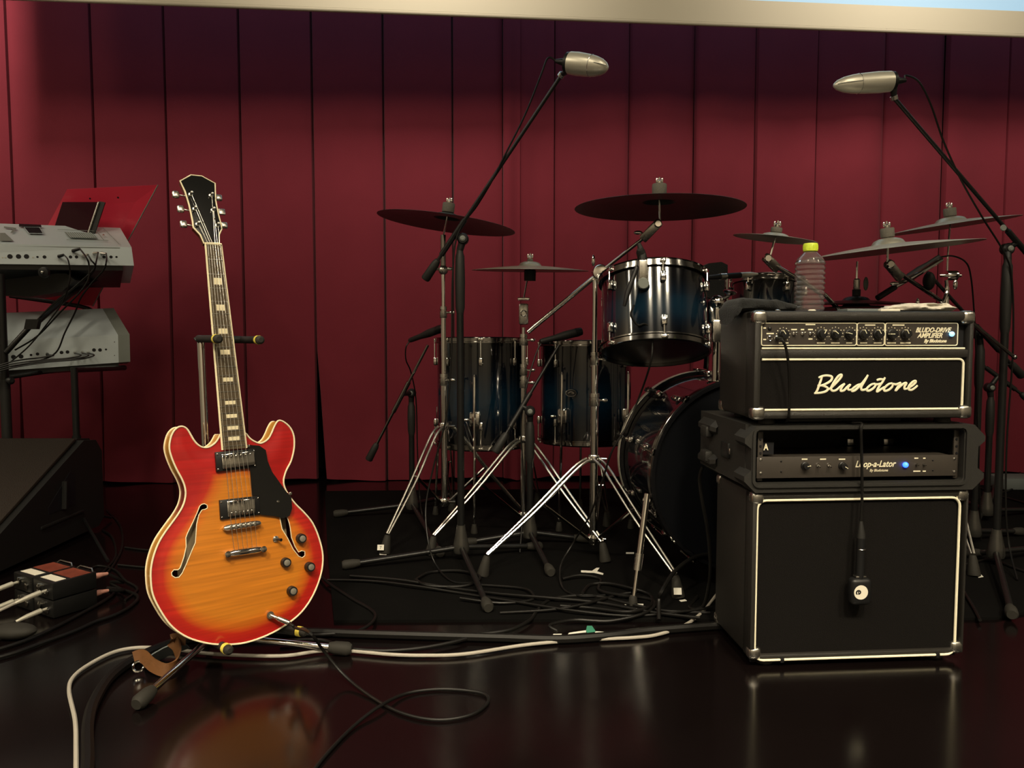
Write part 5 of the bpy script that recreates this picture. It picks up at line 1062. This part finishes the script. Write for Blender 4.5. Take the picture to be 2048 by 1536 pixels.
# small stands behind the amps on the right
B7 = (at(1958, 760, 2.95).x, 2.95); P7 = at(1957, 668, 2.95)
mic_stand('short_microphone_stand', 'short black stand with a boom sloping down to the right just behind the amp head', (B7[0], 2.95), P7, at(2044, 752, 2.98), at(1855, 545, 2.82), [fl(1880, 1060), fl(2040, 1075), fl(1975, 1010)], grip=.16)
mb = MB(); mb.tube([at(1944, 645, 2.60), at(2028, 714, 2.58)], .0058, 10); mb.sph(at(2029, 714, 2.58), .0085, n=14, m=10); solo('boom_rod', mb, M['dchrome'], 'short grey rod with a bright tip sticking out right of the amp head', 'rod')
B8 = (at(1979, 860, 3.3).x, 3.3); P8 = at(1979, 775, 3.3)
mic_stand('short_microphone_stand', 'short black stand with its boom end leaving the picture right of the rack case', (B8[0], 3.3), P8, at(2075, 812, 3.28), at(1962, 728, 3.32), [fl(1925, 1010), fl(2065, 1030), fl(1990, 985)], grip=.16)
dyn_mic('black drum microphone held under the right cymbals', at(1876, 516, 2.80), at(1812, 560, 2.86), .016)
mb = MB(); mb.tube(cr([at(1877, 515, 2.80), at(1905, 512, 2.80), at(1932, 525, 2.81), at(1942, 555, 2.83), at(1948, 620, 2.87), at(1952, 700, 2.90), at(1955, 850, 2.92), fl(1962, 1080, MATZ + .004)], 6), .003, 7); solo('microphone_cable', mb, M['cable'], 'thin black cable arching down from the microphone under the right cymbals', 'cable')
# ------------------------------------------------------------------ keyboards on the left
def keyboard(name, label, rear, top, D0, D1, Dt, back_drop, cap_w, slot=False):
    """rear: px of rear panel bl, br, tr, tl; top: px of slanted panel far edge tl, tr"""
    bl, br_, tr, tl = at(*rear[0], D0), at(*rear[1], D1), at(*rear[2], D1), at(*rear[3], D0)
    ftl, ftr = at(*top[0], D0 + Dt), at(*top[1], D1 + Dt); ext = (bl - br_).normalized() * .62
    t = Thing(name, label, 'keyboard', (bl + br_) / 2); u = (br_ - bl).normalized(); dp = V((-u.y, u.x, 0)).normalized()
    def solid(mb, A, B): mb.add([*A, *B], [tuple(range(len(A)))[::-1], tuple(range(len(A), 2 * len(A)))] + [(i, (i + 1) % len(A), len(A) + (i + 1) % len(A), len(A) + i) for i in range(len(A))])
    def sect(b, tp_, f): return [b, tp_, f, f + dp * .20 + V((0, 0, -back_drop)), b + dp * (Dt + .20) + V((0, 0, -back_drop))]
    A = sect(bl + ext, tl + ext, ftl + ext); B = sect(br_, tr, ftr); mb = MB(); solid(mb, A, B); bd = t.part('body', mb, M['silver'], smooth=0)
    mb = MB(); e = u * cap_w; cpA = [p for p in B]; cpB = [p + e for p in B]; solid(mb, cpA, cpB); t.part('end_cap', mb, M['silverg'] if not slot else M['silver'], smooth=0)
    mb = MB(); lo = [A[0] + dp * .01, A[4], B[4], B[0] + dp * .01]; mb.add([p - Zx * .001 for p in lo] + [p - Zx * .022 for p in lo], [(0, 1, 2, 3), (4, 5, 6, 7), (0, 1, 5, 4), (1, 2, 6, 5), (2, 3, 7, 6), (3, 0, 4, 7)]); t.part('underside', mb, M['blkmetal'], smooth=0)
    nrm = (tr - br_).cross(br_ - bl).normalized()
    if nrm.y > 0: nrm = -nrm
    return t, bl, br_, tr, tl, ftl, ftr, u, nrm, bd
rr0 = [(0, 528), (246, 531), (241, 494), (0, 485)]
t, bl, br_, tr, tl, ftl, ftr, ku, kn_, bd = keyboard('synthesizer', 'silver synthesizer keyboard on the upper tier with cables plugged into its back', rr0, [(0, 446), (219, 455)], 3.30, 3.53, .13, .06, .045, True)
def kp(x, y): return on(x, y, bl, kn_)
for x, r_ in ((20, .0062), (37, .0062), (53, .0062), (75, .003), (89, .0046), (141, .0042), (153, .0042), (208, .0042), (222, .0042), (233, .003)):
    c = kp(x, 514 if x > 60 else 513); mb = MB(); mb.cyl(c + kn_ * .0008, c - kn_ * .004, r_ * 1.6, n=18); t.part('socket', mb, M['inside'])
for x in (5, 11, 66):
    c = kp(x, 515); mb = MB(); mb.lathe([(.003, 0), (.0025, .0015)], c, kn_, 10); t.part('screw', mb, M['nickel'])
mb = MB(); mb.tube([kp(0, 492), kp(240, 496)], .0018, 6); t.part('seam_strip', mb, M['silverg'])
tn = (ftl - tl).cross(ku).normalized()
if tn.z < 0: tn = -tn
def kt(x, y): return on(x, y, tl, tn)
def plate(nm, px, m, h0, h1, par=None):
    P = [kt(x, y) for x, y in px]; mb = MB(); n = len(P); mb.add([p + tn * h0 for p in P] + [p + tn * h1 for p in P], [tuple(range(n))[::-1], tuple(range(n, 2 * n))] + [(i, (i + 1) % n, n + (i + 1) % n, n + i) for i in range(n)]); return t.part(nm, mb, m, par, smooth=0)
sl = plate('card_slot', [(47, 454), (78, 454), (86, 467), (58, 467)], M['inside'], -.001, .0015)
plate('slot_frame', [(38, 449), (82, 451), (83, 454), (38, 453)], M['blkmetal'], 0, .004, sl)
mb = MB(); mb.tube([kt(48, 454.5) + tn * .001, kt(79, 455) + tn * .001, kt(86, 467.5) + tn * .001, kt(58, 467) + tn * .001], .0014, 6, closed=True); t.part('slot_rim', mb, M['silver'], sl)
gv_ = plate('vent_grille', [(129, 464.5), (184, 466), (195, 477), (139, 475)], M['silverg'], -.001, .0008)
for k in range(1, 13):
    a, b = V((129 + 55 * k / 13, 464.5, 0)), V((139 + 56 * k / 13, 475.5, 0)); mb = MB(); mb.tube([kt(a.x, a.y) + tn * .001, kt(b.x, b.y) + tn * .001], .0009, 5); t.part('vent_slat', mb, M['silver'], gv_)
for nm, px in (('panel_line', [(115, 459), (193, 462)]), ('panel_line', [(193, 462), (208, 481)]), ('panel_line', [(133, 479), (217, 481)]), ('panel_line', [(207, 457), (238, 488)])):
    mb = MB(); mb.tube([kt(*p) + tn * .0002 for p in px], .0012, 5); t.part(nm, mb, M['silverg'])
plate('printed_patch', [(0, 466), (10, 466), (27, 482), (0, 482)], M['silverg'], 0, .0006)
gt = Fr(kt(6, 466) + tn * .0006, ku, tn.cross(ku), tn); mb = MB()
plate('letter_seven', [(8, 453), (33, 456), (26, 465.5), (21, 465.5), (27, 457.5), (8, 455.5)], M['silverg'], 0, .0008)
c = kt(207, 470); mb = MB(); mb.lathe([(.005, 0), (.004, .002)], c, tn, 14); t.part('screw', mb, M['nickel'])
PLUGS = [((118, 514), (101, 513), (128, 512)), ((146, 503), (136, 512), (160, 500)), ((168, 512), (160, 514), (176, 512)), ((188, 508), (182, 510), (196, 508)), ((203, 508), (198, 508), (212, 510))]
lower_pts = [[(136, 520), (140, 545), (137, 572), (125, 605), (100, 640), (60, 690), (20, 725)], [(172, 514), (178, 530), (176, 560), (155, 590), (120, 625), (75, 672), (30, 700)], [(182, 520), (190, 535), (165, 560), (130, 590), (95, 620), (55, 660)], [(192, 525), (185, 545), (150, 575), (115, 600), (75, 640), (35, 685), (8, 712)], [(213, 522), (207, 540), (185, 565), (162, 595), (150, 625), (130, 665), (112, 705), (75, 722), (20, 733)]]
for i, ((mx, my), (ax0, ay0), (bx, by)) in enumerate(PLUGS):
    a = kp(ax0, ay0) + kn_ * .002; b = kp(bx, by) + kn_ * .035; tc2 = Thing('keyboard_cable', ['black cable with a black plug at the left of the synthesizer back', 'black cable with an angled black plug in the synthesizer back', 'black cable with a silver plug at the middle of the synthesizer back', 'black cable with a short silver plug near the synthesizer end', 'black cable with a silver plug nearest the synthesizer end cap'][i], 'cable', a, None)
    mb = MB(); mb.tube([kp(mx, my) + kn_ * .0, kp(mx, my) + kn_ * .02, b], [.0055, .0075, .0055], 12); tc2.part('plug', mb, M['blkplastic'] if i < 2 else M['nickel'])
    pts = [b] + [at(x, y, 3.24 + .02 * i if y < 600 else 3.26 + .02 * i) for x, y in lower_pts[i]]; mb = MB(); mb.tube(cr(pts, 6), .0035 if i else .003, 7); tc2.part('cord', mb, M['cable'])
rr1 = [(0, 742), (237.5, 725), (236, 670), (0, 679)]
t, bl, br_, tr, tl, ftl, ftr, ku, kn_, bd = keyboard('synthesizer', 'silver synthesizer keyboard with grey end cheek on the lower tier', rr1, [(0, 627), (205, 617)], 3.34, 3.56, .16, .02, .048)
for x, y, r_ in ((27, 714, .0062), (42, 713, .0062), (62, 710, .0035), (75, 708, .0045), (123, 705, .005), (135, 704, .005), (188, 700, .0052), (200, 700, .0052), (212, 699, .003)):
    c = kp(x, y); mb = MB(); mb.cyl(c + kn_ * .0008, c - kn_ * .004, r_ * 1.5, n=18); t.part('socket', mb, M['inside'])
for x, y in ((229, 684), (229, 711)):
    c = kp(x, y); mb = MB(); mb.lathe([(.0022, 0), (.002, .001)], c, kn_, 10); t.part('screw', mb, M['blkmetal'])
for i, (x, y) in enumerate(((95, 708), (150, 704), (165, 704), (176, 704))):
    c = kp(x, y); tc2 = Thing('keyboard_cable', ['black plug and cable at the left of the lower synthesizer back', 'silver plug with cable at the middle of the lower synthesizer back', 'silver plug with cable second from the lower synthesizer end', 'silver plug with cable nearest the lower synthesizer end cheek'][i], 'cable', c)
    mb = MB(); mb.tube([c, c + kn_ * .02, c + kn_ * .04 - Zx * .004], [.0055, .0065, .0045], 12); tc2.part('plug', mb, M['nickel'] if i else M['blkplastic'])
    mb = MB(); mb.tube(cr([c + kn_ * .04 - Zx * .004, at(x + 12, 711, 3.28), at(x - 20, 716 + i, 3.27), at(x * .5, 719 + 2 * i, 3.24), at(14, 726 + 4 * i, 3.21), at(-40, 745 + 4 * i, 3.19)], 6), .0032, 7); tc2.part('cord', mb, M['cable'])
# keyboard stand
c0 = at(7, 700, 3.26); B9 = (c0.x, 3.26)
t = Thing('keyboard_stand', 'black two tier keyboard stand with an upright post and angled support arms', 'keyboard stand', V((*B9, 0)))
mb = MB(); mb.cyl(V((*B9, .02)), V((*B9, at(5, 548, 3.26).z)), .0165, n=18); t.part('post', mb, M['blkmetal'])
mb = MB(); mb.cyl(V((*B9, at(0, 800, 3.26).z - .2)), V((*B9, at(0, 760, 3.26).z)), .020, n=18); t.part('post_sleeve', mb, M['blkgrip'])
mb = MB(); c = at(18, 762, 3.24); mb.lathe([(.012, 0), (.016, .004), (.016, .016), (.008, .022)], c, (.8, -.5, .1), 16); t.part('clamp_knob', mb, M['blkplastic'])
mb = MB(); mb.tube([at(12, 705, 3.25), at(58, 655, 3.27), at(78, 642, 3.30), at(140, 590, 3.50), at(205, 552, 3.70)], .011, 12); t.part('support_arm', mb, M['blkmetal'])
mb = MB(); mb.prism([(-.03, -.022), (.022, -.022), (.034, .02), (-.02, .02)], Fr(at(65, 648, 3.24), X, Zx, -Y), -.012, .012); t.part('arm_joint', mb, M['blkmetal'])
mb = MB(); mb.tube([at(-60, 545, 3.36), at(60, 548, 3.50), at(220, 542, 3.66)], .013, 10); t.part('tier_bar', mb, M['blkmetal'])
c = at(91, 545, 3.34); mb = MB(); mb.lathe([(.020, 0), (.024, .006), (.022, .018), (.010, .022)], c, (0, -1, -.1), 20); k = t.part('tilt_knob', mb, M['blkplastic']); mb = MB(); mb.sph(c - Y * .022, .007, n=12, m=8); t.part('knob_screw', mb, M['nickel'], k)
mb = MB(); mb.prism([(-.33, .03), (.12, .03), (.16, 0), (.10, -.05), (-.05, -.075), (-.33, -.06)], Fr(at(95, 562, 3.52), X, Zx, -Y), -.06, .06); t.part('support_shelf', mb, M['blkmetal'])
mb = MB(); mb.tube([V((*B9, .03)), V((B9[0] + .02, B9[1] + .55, .03))], .015, 10); t.part('foot_bar', mb, M['blkmetal'])
mb = MB(); mb.tube([at(0, 757, 3.28), at(60, 748, 3.36), at(140, 736, 3.62)], .010, 10); t.part('lower_tier_bar', mb, M['blkmetal'])
for yy_ in (0, .55):
    mb = MB(); mb.box((B9[0] + .02 * (yy_ > 0), B9[1] + yy_, .012), (.04, .05, .024), bev=.006); t.part('rubber_foot', mb, M['rubber'])
P0 = fl(160, 1062); ptz = at(154, 735, P0.y).z
mb = MB(); mb.cyl(V((P0.x, P0.y, .04)), V((P0.x, P0.y, .40)), .0165); lg = t.part('front_leg', mb, M['blkmetal']); mb = MB(); mb.cyl(V((P0.x, P0.y, .39)), V((P0.x, P0.y, ptz)), .0135); t.part('leg_tube', mb, M['blkmetal'], lg)
mb = MB(); mb.tube([V((P0.x, P0.y, ptz - .01)), V((P0.x - .02, P0.y + .45, ptz - .02))], .012, 10); t.part('leg_bracket', mb, M['blkmetal'], lg)
for f in (V((P0.x + .03, P0.y - .30, .012)), fl(216, 1122, .012), fl(222, 1035, .012)):
    mb = MB(); mb.tube([V((P0.x, P0.y, .085)), f], .006, 8); t.part('leg_foot', mb, M['blkmetal'], lg)
# red music desk fixed behind the upper keyboard
q = [at(134, 379, 3.62), at(316, 370, 3.66), at(186, 612, 3.84), at(20, 592, 3.80)]
t = Thing('music_desk', 'red music desk tilted behind the upper synthesizer', 'music desk', q[3])
nq = (q[1] - q[0]).cross(q[3] - q[0]).normalized()
if nq.y > 0: nq = -nq
def slab(P, nrm, h): n = len(P); return [p for p in P] + [p - nrm * h for p in P], [tuple(range(n))[::-1], tuple(range(n, 2 * n))] + [(i, (i + 1) % n, n + (i + 1) % n, n + i) for i in range(n)]
mb = MB(); mb.add(*slab(q, nq, .004)); dk = t.part('desk', mb, M['red'], smooth=0)
mb = MB(); mb.tube([q[1] + nq * .001, q[2] + nq * .001], .0028, 8); t.part('edge_trim', mb, M['silverg'], dk)
mb = MB(); lp = cr([q[3] - nq * .002, q[3].lerp(q[2], .5) - Zx * .004, q[2].lerp(q[3], .1) - Zx * .012, q[2] + V((.0, 0, -.035))], 6); mb.tube(lp, .012, 8, flat=(Zx, .9)); t.part('lip', mb, M['blkmetal'], dk)
for x, y in ((180, 397), (236, 395)):
    c = on(x, y, q[0], nq); mb = MB(); mb.cyl(c + nq * .001, c - nq * .005, .004, n=14); t.part('hole', mb, M['inside'], dk)
for k_ in (.25, .7):
    c = q[3].lerp(q[2], k_).lerp(q[0].lerp(q[1], k_), .35); mb = MB(); mb.tube([c + nq * .002, c + V((0, -.10, -.02))], .008, 8); t.part('mounting_bracket', mb, M['blkmetal'])
a, b = at(98, 452, 3.56), at(168, 452, 3.56); tb1 = at(196, 404, 3.58); tb0 = at(125, 404, 3.58)
t = Thing('tablet', 'dark glossy tablet with a pale edge standing against the red music desk', 'tablet', (a + b) / 2)
dn = V((0, 0, -.10)) + (a - tb0) * .4
nq2 = (b - a).cross(tb0 - a).normalized()
if nq2.y > 0: nq2 = -nq2
mb = MB(); mb.add(*slab([tb0, tb1, b + dn, a + dn], nq2, .006)); t.part('screen', mb, mat('dark tablet glass', (.03, .008, .012), .08, coat=.6, var=.1), smooth=0)
mb = MB(); mb.tube([tb1 + X * .003, b + dn + X * .003], .0045, 8); t.part('edge', mb, M['nickel'])
mb = MB(); mb.add(*slab([tb1 + V((.004, .004, .004)), tb1 + V((.028, .008, .0)), b + dn + V((.028, .008, 0)), b + dn + V((.004, .004, 0))], nq2, .006)); t.part('cover', mb, M['blkplastic'], smooth=0)
# wedge monitor
t = Thing('stage_monitor', 'black wedge floor monitor speaker with a mesh grille below the keyboards', 'speaker', V((-2.0, 2.95, 0)))
WX0, WX1 = -2.42, -1.735; sec = [(2.50, 0.01), (2.48, .10), (3.10, .395), (3.19, .385), (3.235, .33), (3.235, .04), (3.19, .01)]
g = Fr((WX0, 0, 0), Y, Zx, X)
mb = MB(); mb.prism(sec, g, 0, WX1 - WX0 - .03); t.part('cabinet', mb, M['wedge'], smooth=20)
mb = MB(); sec2 = [((y - 2.85) * .985 + 2.85, (z - .18) * .97 + .18) for y, z in sec]; g = Fr((WX1 - .03, 0, 0), Y, Zx, X); mb.prism(sec2, g, 0, .03); side = t.part('side_panel', mb, M['wedge'], smooth=20)
mb = MB(); hw = [(2.84, .145), (3.02, .145), (3.02, .27), (2.99, .28), (2.84, .17)]; g = Fr((WX1 - .012, 0, 0), Y, Zx, X); mb.prism(hw, g, 0, .0135); hd = t.part('handle_recess', mb, M['inside'], side, smooth=20)
mb = MB(); mb.tube([V((WX1 + .004, 2.935, .145)), V((WX1 + .004, 2.945, .25))], .012, 8); t.part('handle_bar', mb, M['wedge'], side)
mb = MB(); mb.box((WX1 + .002, 2.93, .105), (.008, .28, .012), bev=.003); t.part('side_ledge', mb, M['wedge'], side)
sd_ = (V((0, 3.10, .395)) - V((0, 2.48, .10))); sl_ = sd_.normalized(); nr_ = V((0, -sl_.z, sl_.y)); cc_ = V(((WX0 + WX1) / 2, 2.79, .2475)) + nr_ * .006
gmm = mat('monitor mesh', (.022, .014, .009), .6, .2, var=.5, vscale=300, bump=1, bscale=420)
mb = MB(Fr(cc_, X, sl_, nr_)); mb.box((0, 0, 0), (WX1 - WX0 - .05, sd_.length - .03, .014), bev=.004); t.part('grille', mb, gmm)
# ------------------------------------------------------------------ stacked direct boxes
u_ = V((-.185, .111, 0)).normalized(); v_ = V((.05, .08, 0)).normalized(); v_ = (v_ - u_ * v_.dot(u_)).normalized(); c0 = fl(104, 1166, .108); c0.z = 0
lab = {(0, 0): 'black direct box with a copper plug, lower one of the nearer stack', (0, 1): 'black direct box with brown top label, upper one of the nearer stack', (1, 0): 'black direct box, lower one of the farther stack beside the monitor', (1, 1): 'black direct box with brown top label, upper one of the farther stack'}
for i in range(2):
    for k in range(2):
        o = c0 + u_ * i * .110 + Zx * (.002 + k * .053); g = Fr(o, u_, v_, Zx)
        t = Thing('direct_box', lab[(i, k)], 'direct box', g((.05, .065, 0)), 'direct boxes in two stacks')
        mb = MB(g); mb.box((.052, .066, .026), (.102, .130, .050), bev=.003); t.part('housing', mb, M['blkmetal'])
        if k:
            mb = MB(g); mb.box((.050, .030, .0515), (.080, .030, .001)); t.part('paper_label', mb, M['paper'])
            mb = MB(g); mb.box((.052, .086, .0515), (.094, .060, .001)); t.part('printed_top', mb, M['sticker'])
            mb = MB(g); mb.tube([(.01, .125, .05), (.02, .128, .058), (.08, .128, .058), (.092, .125, .05)], .002, 6); t.part('rear_guard', mb, M['nickel'])
        for q_, zq in ((.030, .020), (.072, .026)):
            mb = MB(g); mb.lathe([(.009, 0), (.009, .003), (.006, .004)], (q_, 0, zq), (0, -1, 0), 16); t.part('jack_ring', mb, M['dchrome'])
        for q_ in (.045, .058):
            mb = MB(g); mb.cyl((q_, .001, .040), (q_, -.010, .042), .003, n=10); t.part('toggle', mb, M['nickel'])
        mb = MB(g); a = V((.072 if i else .030, 0, .026)); mb.tube([a, a + V((0, -.014, -.001)), a + V((0, -.018, -.001)), a + V((0, -.055, -.006)), a + V((.002, -.085, -.012))], [.004, .004, .0075, .007, .0042], 12)
        pl_ = Thing('jack_cable', ['pale metal jack plug in the lower nearer direct box', 'pale metal jack plug in the upper nearer direct box', 'pale metal jack plug in the lower farther direct box', 'pale metal jack plug in the upper farther direct box'][i * 2 + k], 'cable', g(a))
        pl_.part('plug', mb, M['champ']); e = g(a + V((.002, -.085, -.012))); mb = MB(); dv = -v_
        mb.tube(cr([e, e + dv * .05 - Zx * .01, e + dv * .16 + u_ * .03 + Zx * (-e.z * .6), V(((e + dv * .34 + u_ * .12).x, (e + dv * .34 + u_ * .12).y, .006)), V(((e + dv * .6 + u_ * .3).x, (e + dv * .6 + u_ * .3).y, .005))], 6), .0042, 8); pl_.part('cord', mb, M['wcable'] if i == 0 and k == 1 else M['cable'])
        if i == 0:
            mb = MB(g); b = V((.03, .132, .028)); mb.tube([b, b + V((0, .022, 0)), b + V((0, .03, 0)), b + V((0, .05, -.002))], [.009, .009, .007, .005], 14); xl = Thing('signal_cable', ['black cable with a copper plug at the back of the lower direct box', 'black cable with a copper plug at the back of the upper direct box'][k], 'cable', g(b))
            xl.part('plug', mb, M['copper']); s0 = g(b + V((0, .05, -.002)))
            pp = [(222, 1164), (238, 1176), (275, 1192), (262, 1212), (230, 1230), (190, 1244), (150, 1262), (90, 1284), (30, 1306), (-40, 1325)] if k else [(215, 1176), (228, 1186), (205, 1204), (165, 1226), (120, 1250), (60, 1278), (0, 1298), (-50, 1312)]
            mb = MB(); mb.tube(cr([s0, s0 + v_ * .05 - Zx * (s0.z * .5)] + [fl(x, y, .006) for x, y in pp], 6), .0052, 8); xl.part('cord', mb, M['cable'])
mb = MB(); mb.sph(fl(28, 1262, .02), .06, (1.0, .55, .34), 24, 12); 
for v in mb.v: v.z = max(v.z, .0006)
t0_ = solo('cable_gland', mb, M['rubber'], 'dark brown rounded pouch lying on the floor in front of the direct boxes', 'pouch')
# ------------------------------------------------------------------ cables on the floor
def floor_cable(name, label, px, r=.0045, z=None, m='cable', group=None, base=MATZ):
    pts = [fl(x, y, (z[i] if z else 0) + base + r) for i, (x, y) in enumerate(px)]; mb = MB(); mb.tube(cr(pts, 7), r, 8); return solo(name, mb, M[m], label, 'cable', group)
floor_cable('white_cable', 'long white cable crossing the floor beneath the guitar stand to the amps', [(152, 1600), (152, 1500), (150, 1440), (138, 1380), (150, 1350), (190, 1322), (235, 1302), (285, 1295), (350, 1299), (430, 1308), (560, 1312), (640, 1302), (700, 1302), (780, 1309), (850, 1311), (930, 1308), (1050, 1290), (1150, 1281), (1270, 1275), (1320, 1268), (1370, 1250), (1405, 1224), (1425, 1200), (1440, 1180)], .0046, m='wcable', base=.004)
floor_cable('multicore_cable', 'thick black multicore cable running along the front edge of the mat', [(170, 1600), (176, 1520), (176, 1450), (190, 1400), (225, 1350), (290, 1308), (370, 1280), (480, 1268), (600, 1264), (720, 1268), (850, 1272), (1000, 1276), (1120, 1279), (1220, 1272), (1300, 1262), (1430, 1252), (1480, 1250)], .012, base=.0)
floor_cable('black_cable', 'wavy black cable running from the guitar stand over the mat edge', [(560, 1282), (640, 1280), (690, 1296), (760, 1302), (830, 1298), (900, 1286), (960, 1270), (1020, 1260), (1060, 1240), (1075, 1220), (1100, 1200), (1150, 1192), (1200, 1194), (1250, 1206), (1330, 1222), (1420, 1226)], .0052, base=.006)
floor_cable('black_cable', 'black cable bending round the left front corner of the mat', [(520, 1262), (600, 1270), (690, 1266), (725, 1258), (748, 1240), (745, 1222), (700, 1195), (650, 1160), (630, 1130)], .0048)
for i, px in enumerate([
    [(655, 1160), (740, 1162), (830, 1172), (930, 1188), (1040, 1205), (1150, 1222), (1260, 1232), (1360, 1224), (1425, 1214)],
    [(700, 1152), (800, 1160), (900, 1176), (1000, 1188), (1100, 1196), (1200, 1206), (1300, 1224), (1400, 1236)],
    [(830, 1160), (860, 1145), (920, 1142), (960, 1154), (930, 1172), (860, 1172), (832, 1160)],
    [(960, 1170), (1040, 1176), (1064, 1186), (1062, 1200), (1000, 1206), (920, 1196)],
    [(1125, 1158), (1160, 1151), (1200, 1158), (1198, 1180), (1240, 1190), (1290, 1196), (1310, 1206), (1290, 1226), (1220, 1242), (1150, 1240), (1100, 1250), (1115, 1262)],
    [(1165, 1186), (1180, 1170), (1215, 1167), (1260, 1176), (1300, 1190), (1300, 1212), (1255, 1224), (1180, 1216), (1120, 1212)],
    [(1000, 1226), (1100, 1220), (1170, 1208), (1235, 1190), (1262, 1186)]]):
    floor_cable('black_cable', ['long black cable along the back of the tangle on the drum mat', 'long straight black cable in the middle of the tangle on the mat', 'round closed loop of black cable beside the tall left boom stand leg', 'short hooked black cable at the left end of the tangle', 'snaking black cable that ends beside the green tape', 'black cable loop lying around the kick drum spur tip', 'short black cable leading up to the kick drum spur tip'][i], px, .0042 + .0004 * (i % 3), z=[.004 * ((i + j) % 3) for j in range(len(px))], group='cables tangled on the drum mat')
floor_cable('black_cable', 'stiff black cable arching up from the tangle to the amp stack', [(1318, 1240), (1318, 1200), (1325, 1180), (1352, 1140), (1390, 1114), (1428, 1108), (1450, 1110)], .0062, z=[0, .04, .07, .10, .11, .10, .09])
for i, px in enumerate([[(205, 1060), (225, 1075), (232, 1110), (215, 1135), (200, 1150)], [(214, 1020), (240, 1050), (245, 1090), (230, 1125), (212, 1148)], [(250, 1095), (290, 1100), (330, 1102)], [(236, 1130), (280, 1134), (330, 1138)], [(168, 1146), (195, 1132), (230, 1140), (250, 1160), (275, 1178), (250, 1200)]]):
    floor_cable('black_cable', ['thin black cable curling tightly beside the wedge monitor', 'thin black cable arching wide beside the wedge monitor', 'short straight black cable ending behind the guitar rim', 'second short straight black cable running behind the guitar', 'black cable bowing over the floor behind the direct boxes'][i], px, .0040, group='cables beside the wedge monitor', base=0)
for i, px in enumerate([[(1925, 1180), (1935, 1195), (1950, 1220), (1960, 1240)], [(1955, 975), (2000, 985), (2030, 975), (2045, 960), (2040, 945)], [(1940, 1000), (1990, 992), (2035, 1002), (2060, 1010)], [(1930, 1130), (1980, 1120), (2040, 1140), (2080, 1150)]]):
    floor_cable('black_cable', ['short black cable bent beside the speaker cabinet side', 'black cable curling up at the foot of the grey stage box', 'black cable lying in front of the grey stage box', 'long black cable crossing between the right boom stand legs'][i], px, .0048, group='cables right of the amp stack')
# stage box far right behind
c = fl(2040, 985); mb = MB(); mb.box((c.x + .06, c.y + .1, .03 + MATZ), (.26, .16, .06), bev=.008); solo('cable_bundle', mb, M['grey'], 'low grey stage box lying at the foot of the curtain on the right', 'stage box')
# ------------------------------------------------------------------ tape marks and tags
def tape(px, label, m='white', group=None, h=.0006, base=MATZ):
    P = [fl(x, y, base) for x, y in px]; mb = MB(); mb.prism([(p.x, p.y) for p in P], Fr((0, 0, base), X, Y, Zx), .0003, .0003 + h); return solo('tape_mark', mb, M[m], label, 'tape', group, smooth=0)
tape([(1162, 1145), (1162, 1141), (1184, 1142), (1193, 1136), (1199, 1136), (1194, 1143), (1207, 1147), (1206, 1150), (1188, 1146)], 'white y shaped tape mark on the mat behind the kick drum spur')
tape([(1245, 1204), (1256, 1204), (1259, 1210), (1250, 1210)], 'small white tape piece left of the kick drum spur tip')
tape([(1267, 1208), (1287, 1208), (1287, 1211), (1267, 1211)], 'thin white tape strip right of the kick drum spur tip')
tape([(1358, 1201), (1370, 1199), (1374, 1202), (1362, 1204)], 'small white tape piece by the right leg of the cymbal boom stand')
tape([(1032, 1095), (1056, 1094), (1058, 1098), (1032, 1098)], 'white tape strip on the mat between the two short microphone stands')
tape([(759, 1106), (772, 1105), (773, 1110), (759, 1110)], 'small white tape piece under the left cymbal stand foot')
tape([(1252, 1105), (1268, 1105), (1268, 1108), (1252, 1108)], 'thin white tape strip under the bass drum edge')
tape([(1107, 1268), (1124, 1268), (1122, 1271), (1105, 1271)], 'short white tape piece on the floor left of the green tape', base=.001)
tape([(1138, 1266), (1172, 1261), (1172, 1265), (1136, 1269)], 'longer white tape strip touching the green tape', base=.001)
tape([(1172, 1261), (1174, 1252), (1184, 1252), (1192, 1264), (1174, 1266)], 'dark green tape patch among the white tape strips', 'green', base=.001)
tape([(1190, 1263), (1208, 1264), (1206, 1266), (1190, 1266)], 'white tape tail right of the green tape', base=.001)
tape([(1955, 1152), (1962, 1149), (1967, 1154), (1957, 1156)], 'small white tape piece at the stand foot right of the speaker cabinet')
def tag_card(px, py, label, f, txt=None):
    f = V(f); c = f + V((-.004, -.026, .030)); d = V((0, -1, .35)).normalized(); g = Fr(c, X, d.cross(X), d); t = Thing('foot_tag', label, 'tag', c)
    mb = MB(g); mb.box((0, 0, 0), (.024, .020, .001)); t.part('card', mb, M['white'])
    if txt: mb = MB(); mb.text(txt, Fr(g((-.004, -.006, .0007)), g.x, g.y, g.z), .016, .0002); t.part('number', mb, M['blkplastic'])
tag_card(0, 0, 'small white tag marked seven on the left cymbal stand foot', fl(766, 1107, MATZ), '7')
tag_card(0, 0, 'small blank white tag on the right foot of the cymbal boom stand', fl(1354, 1196, MATZ))
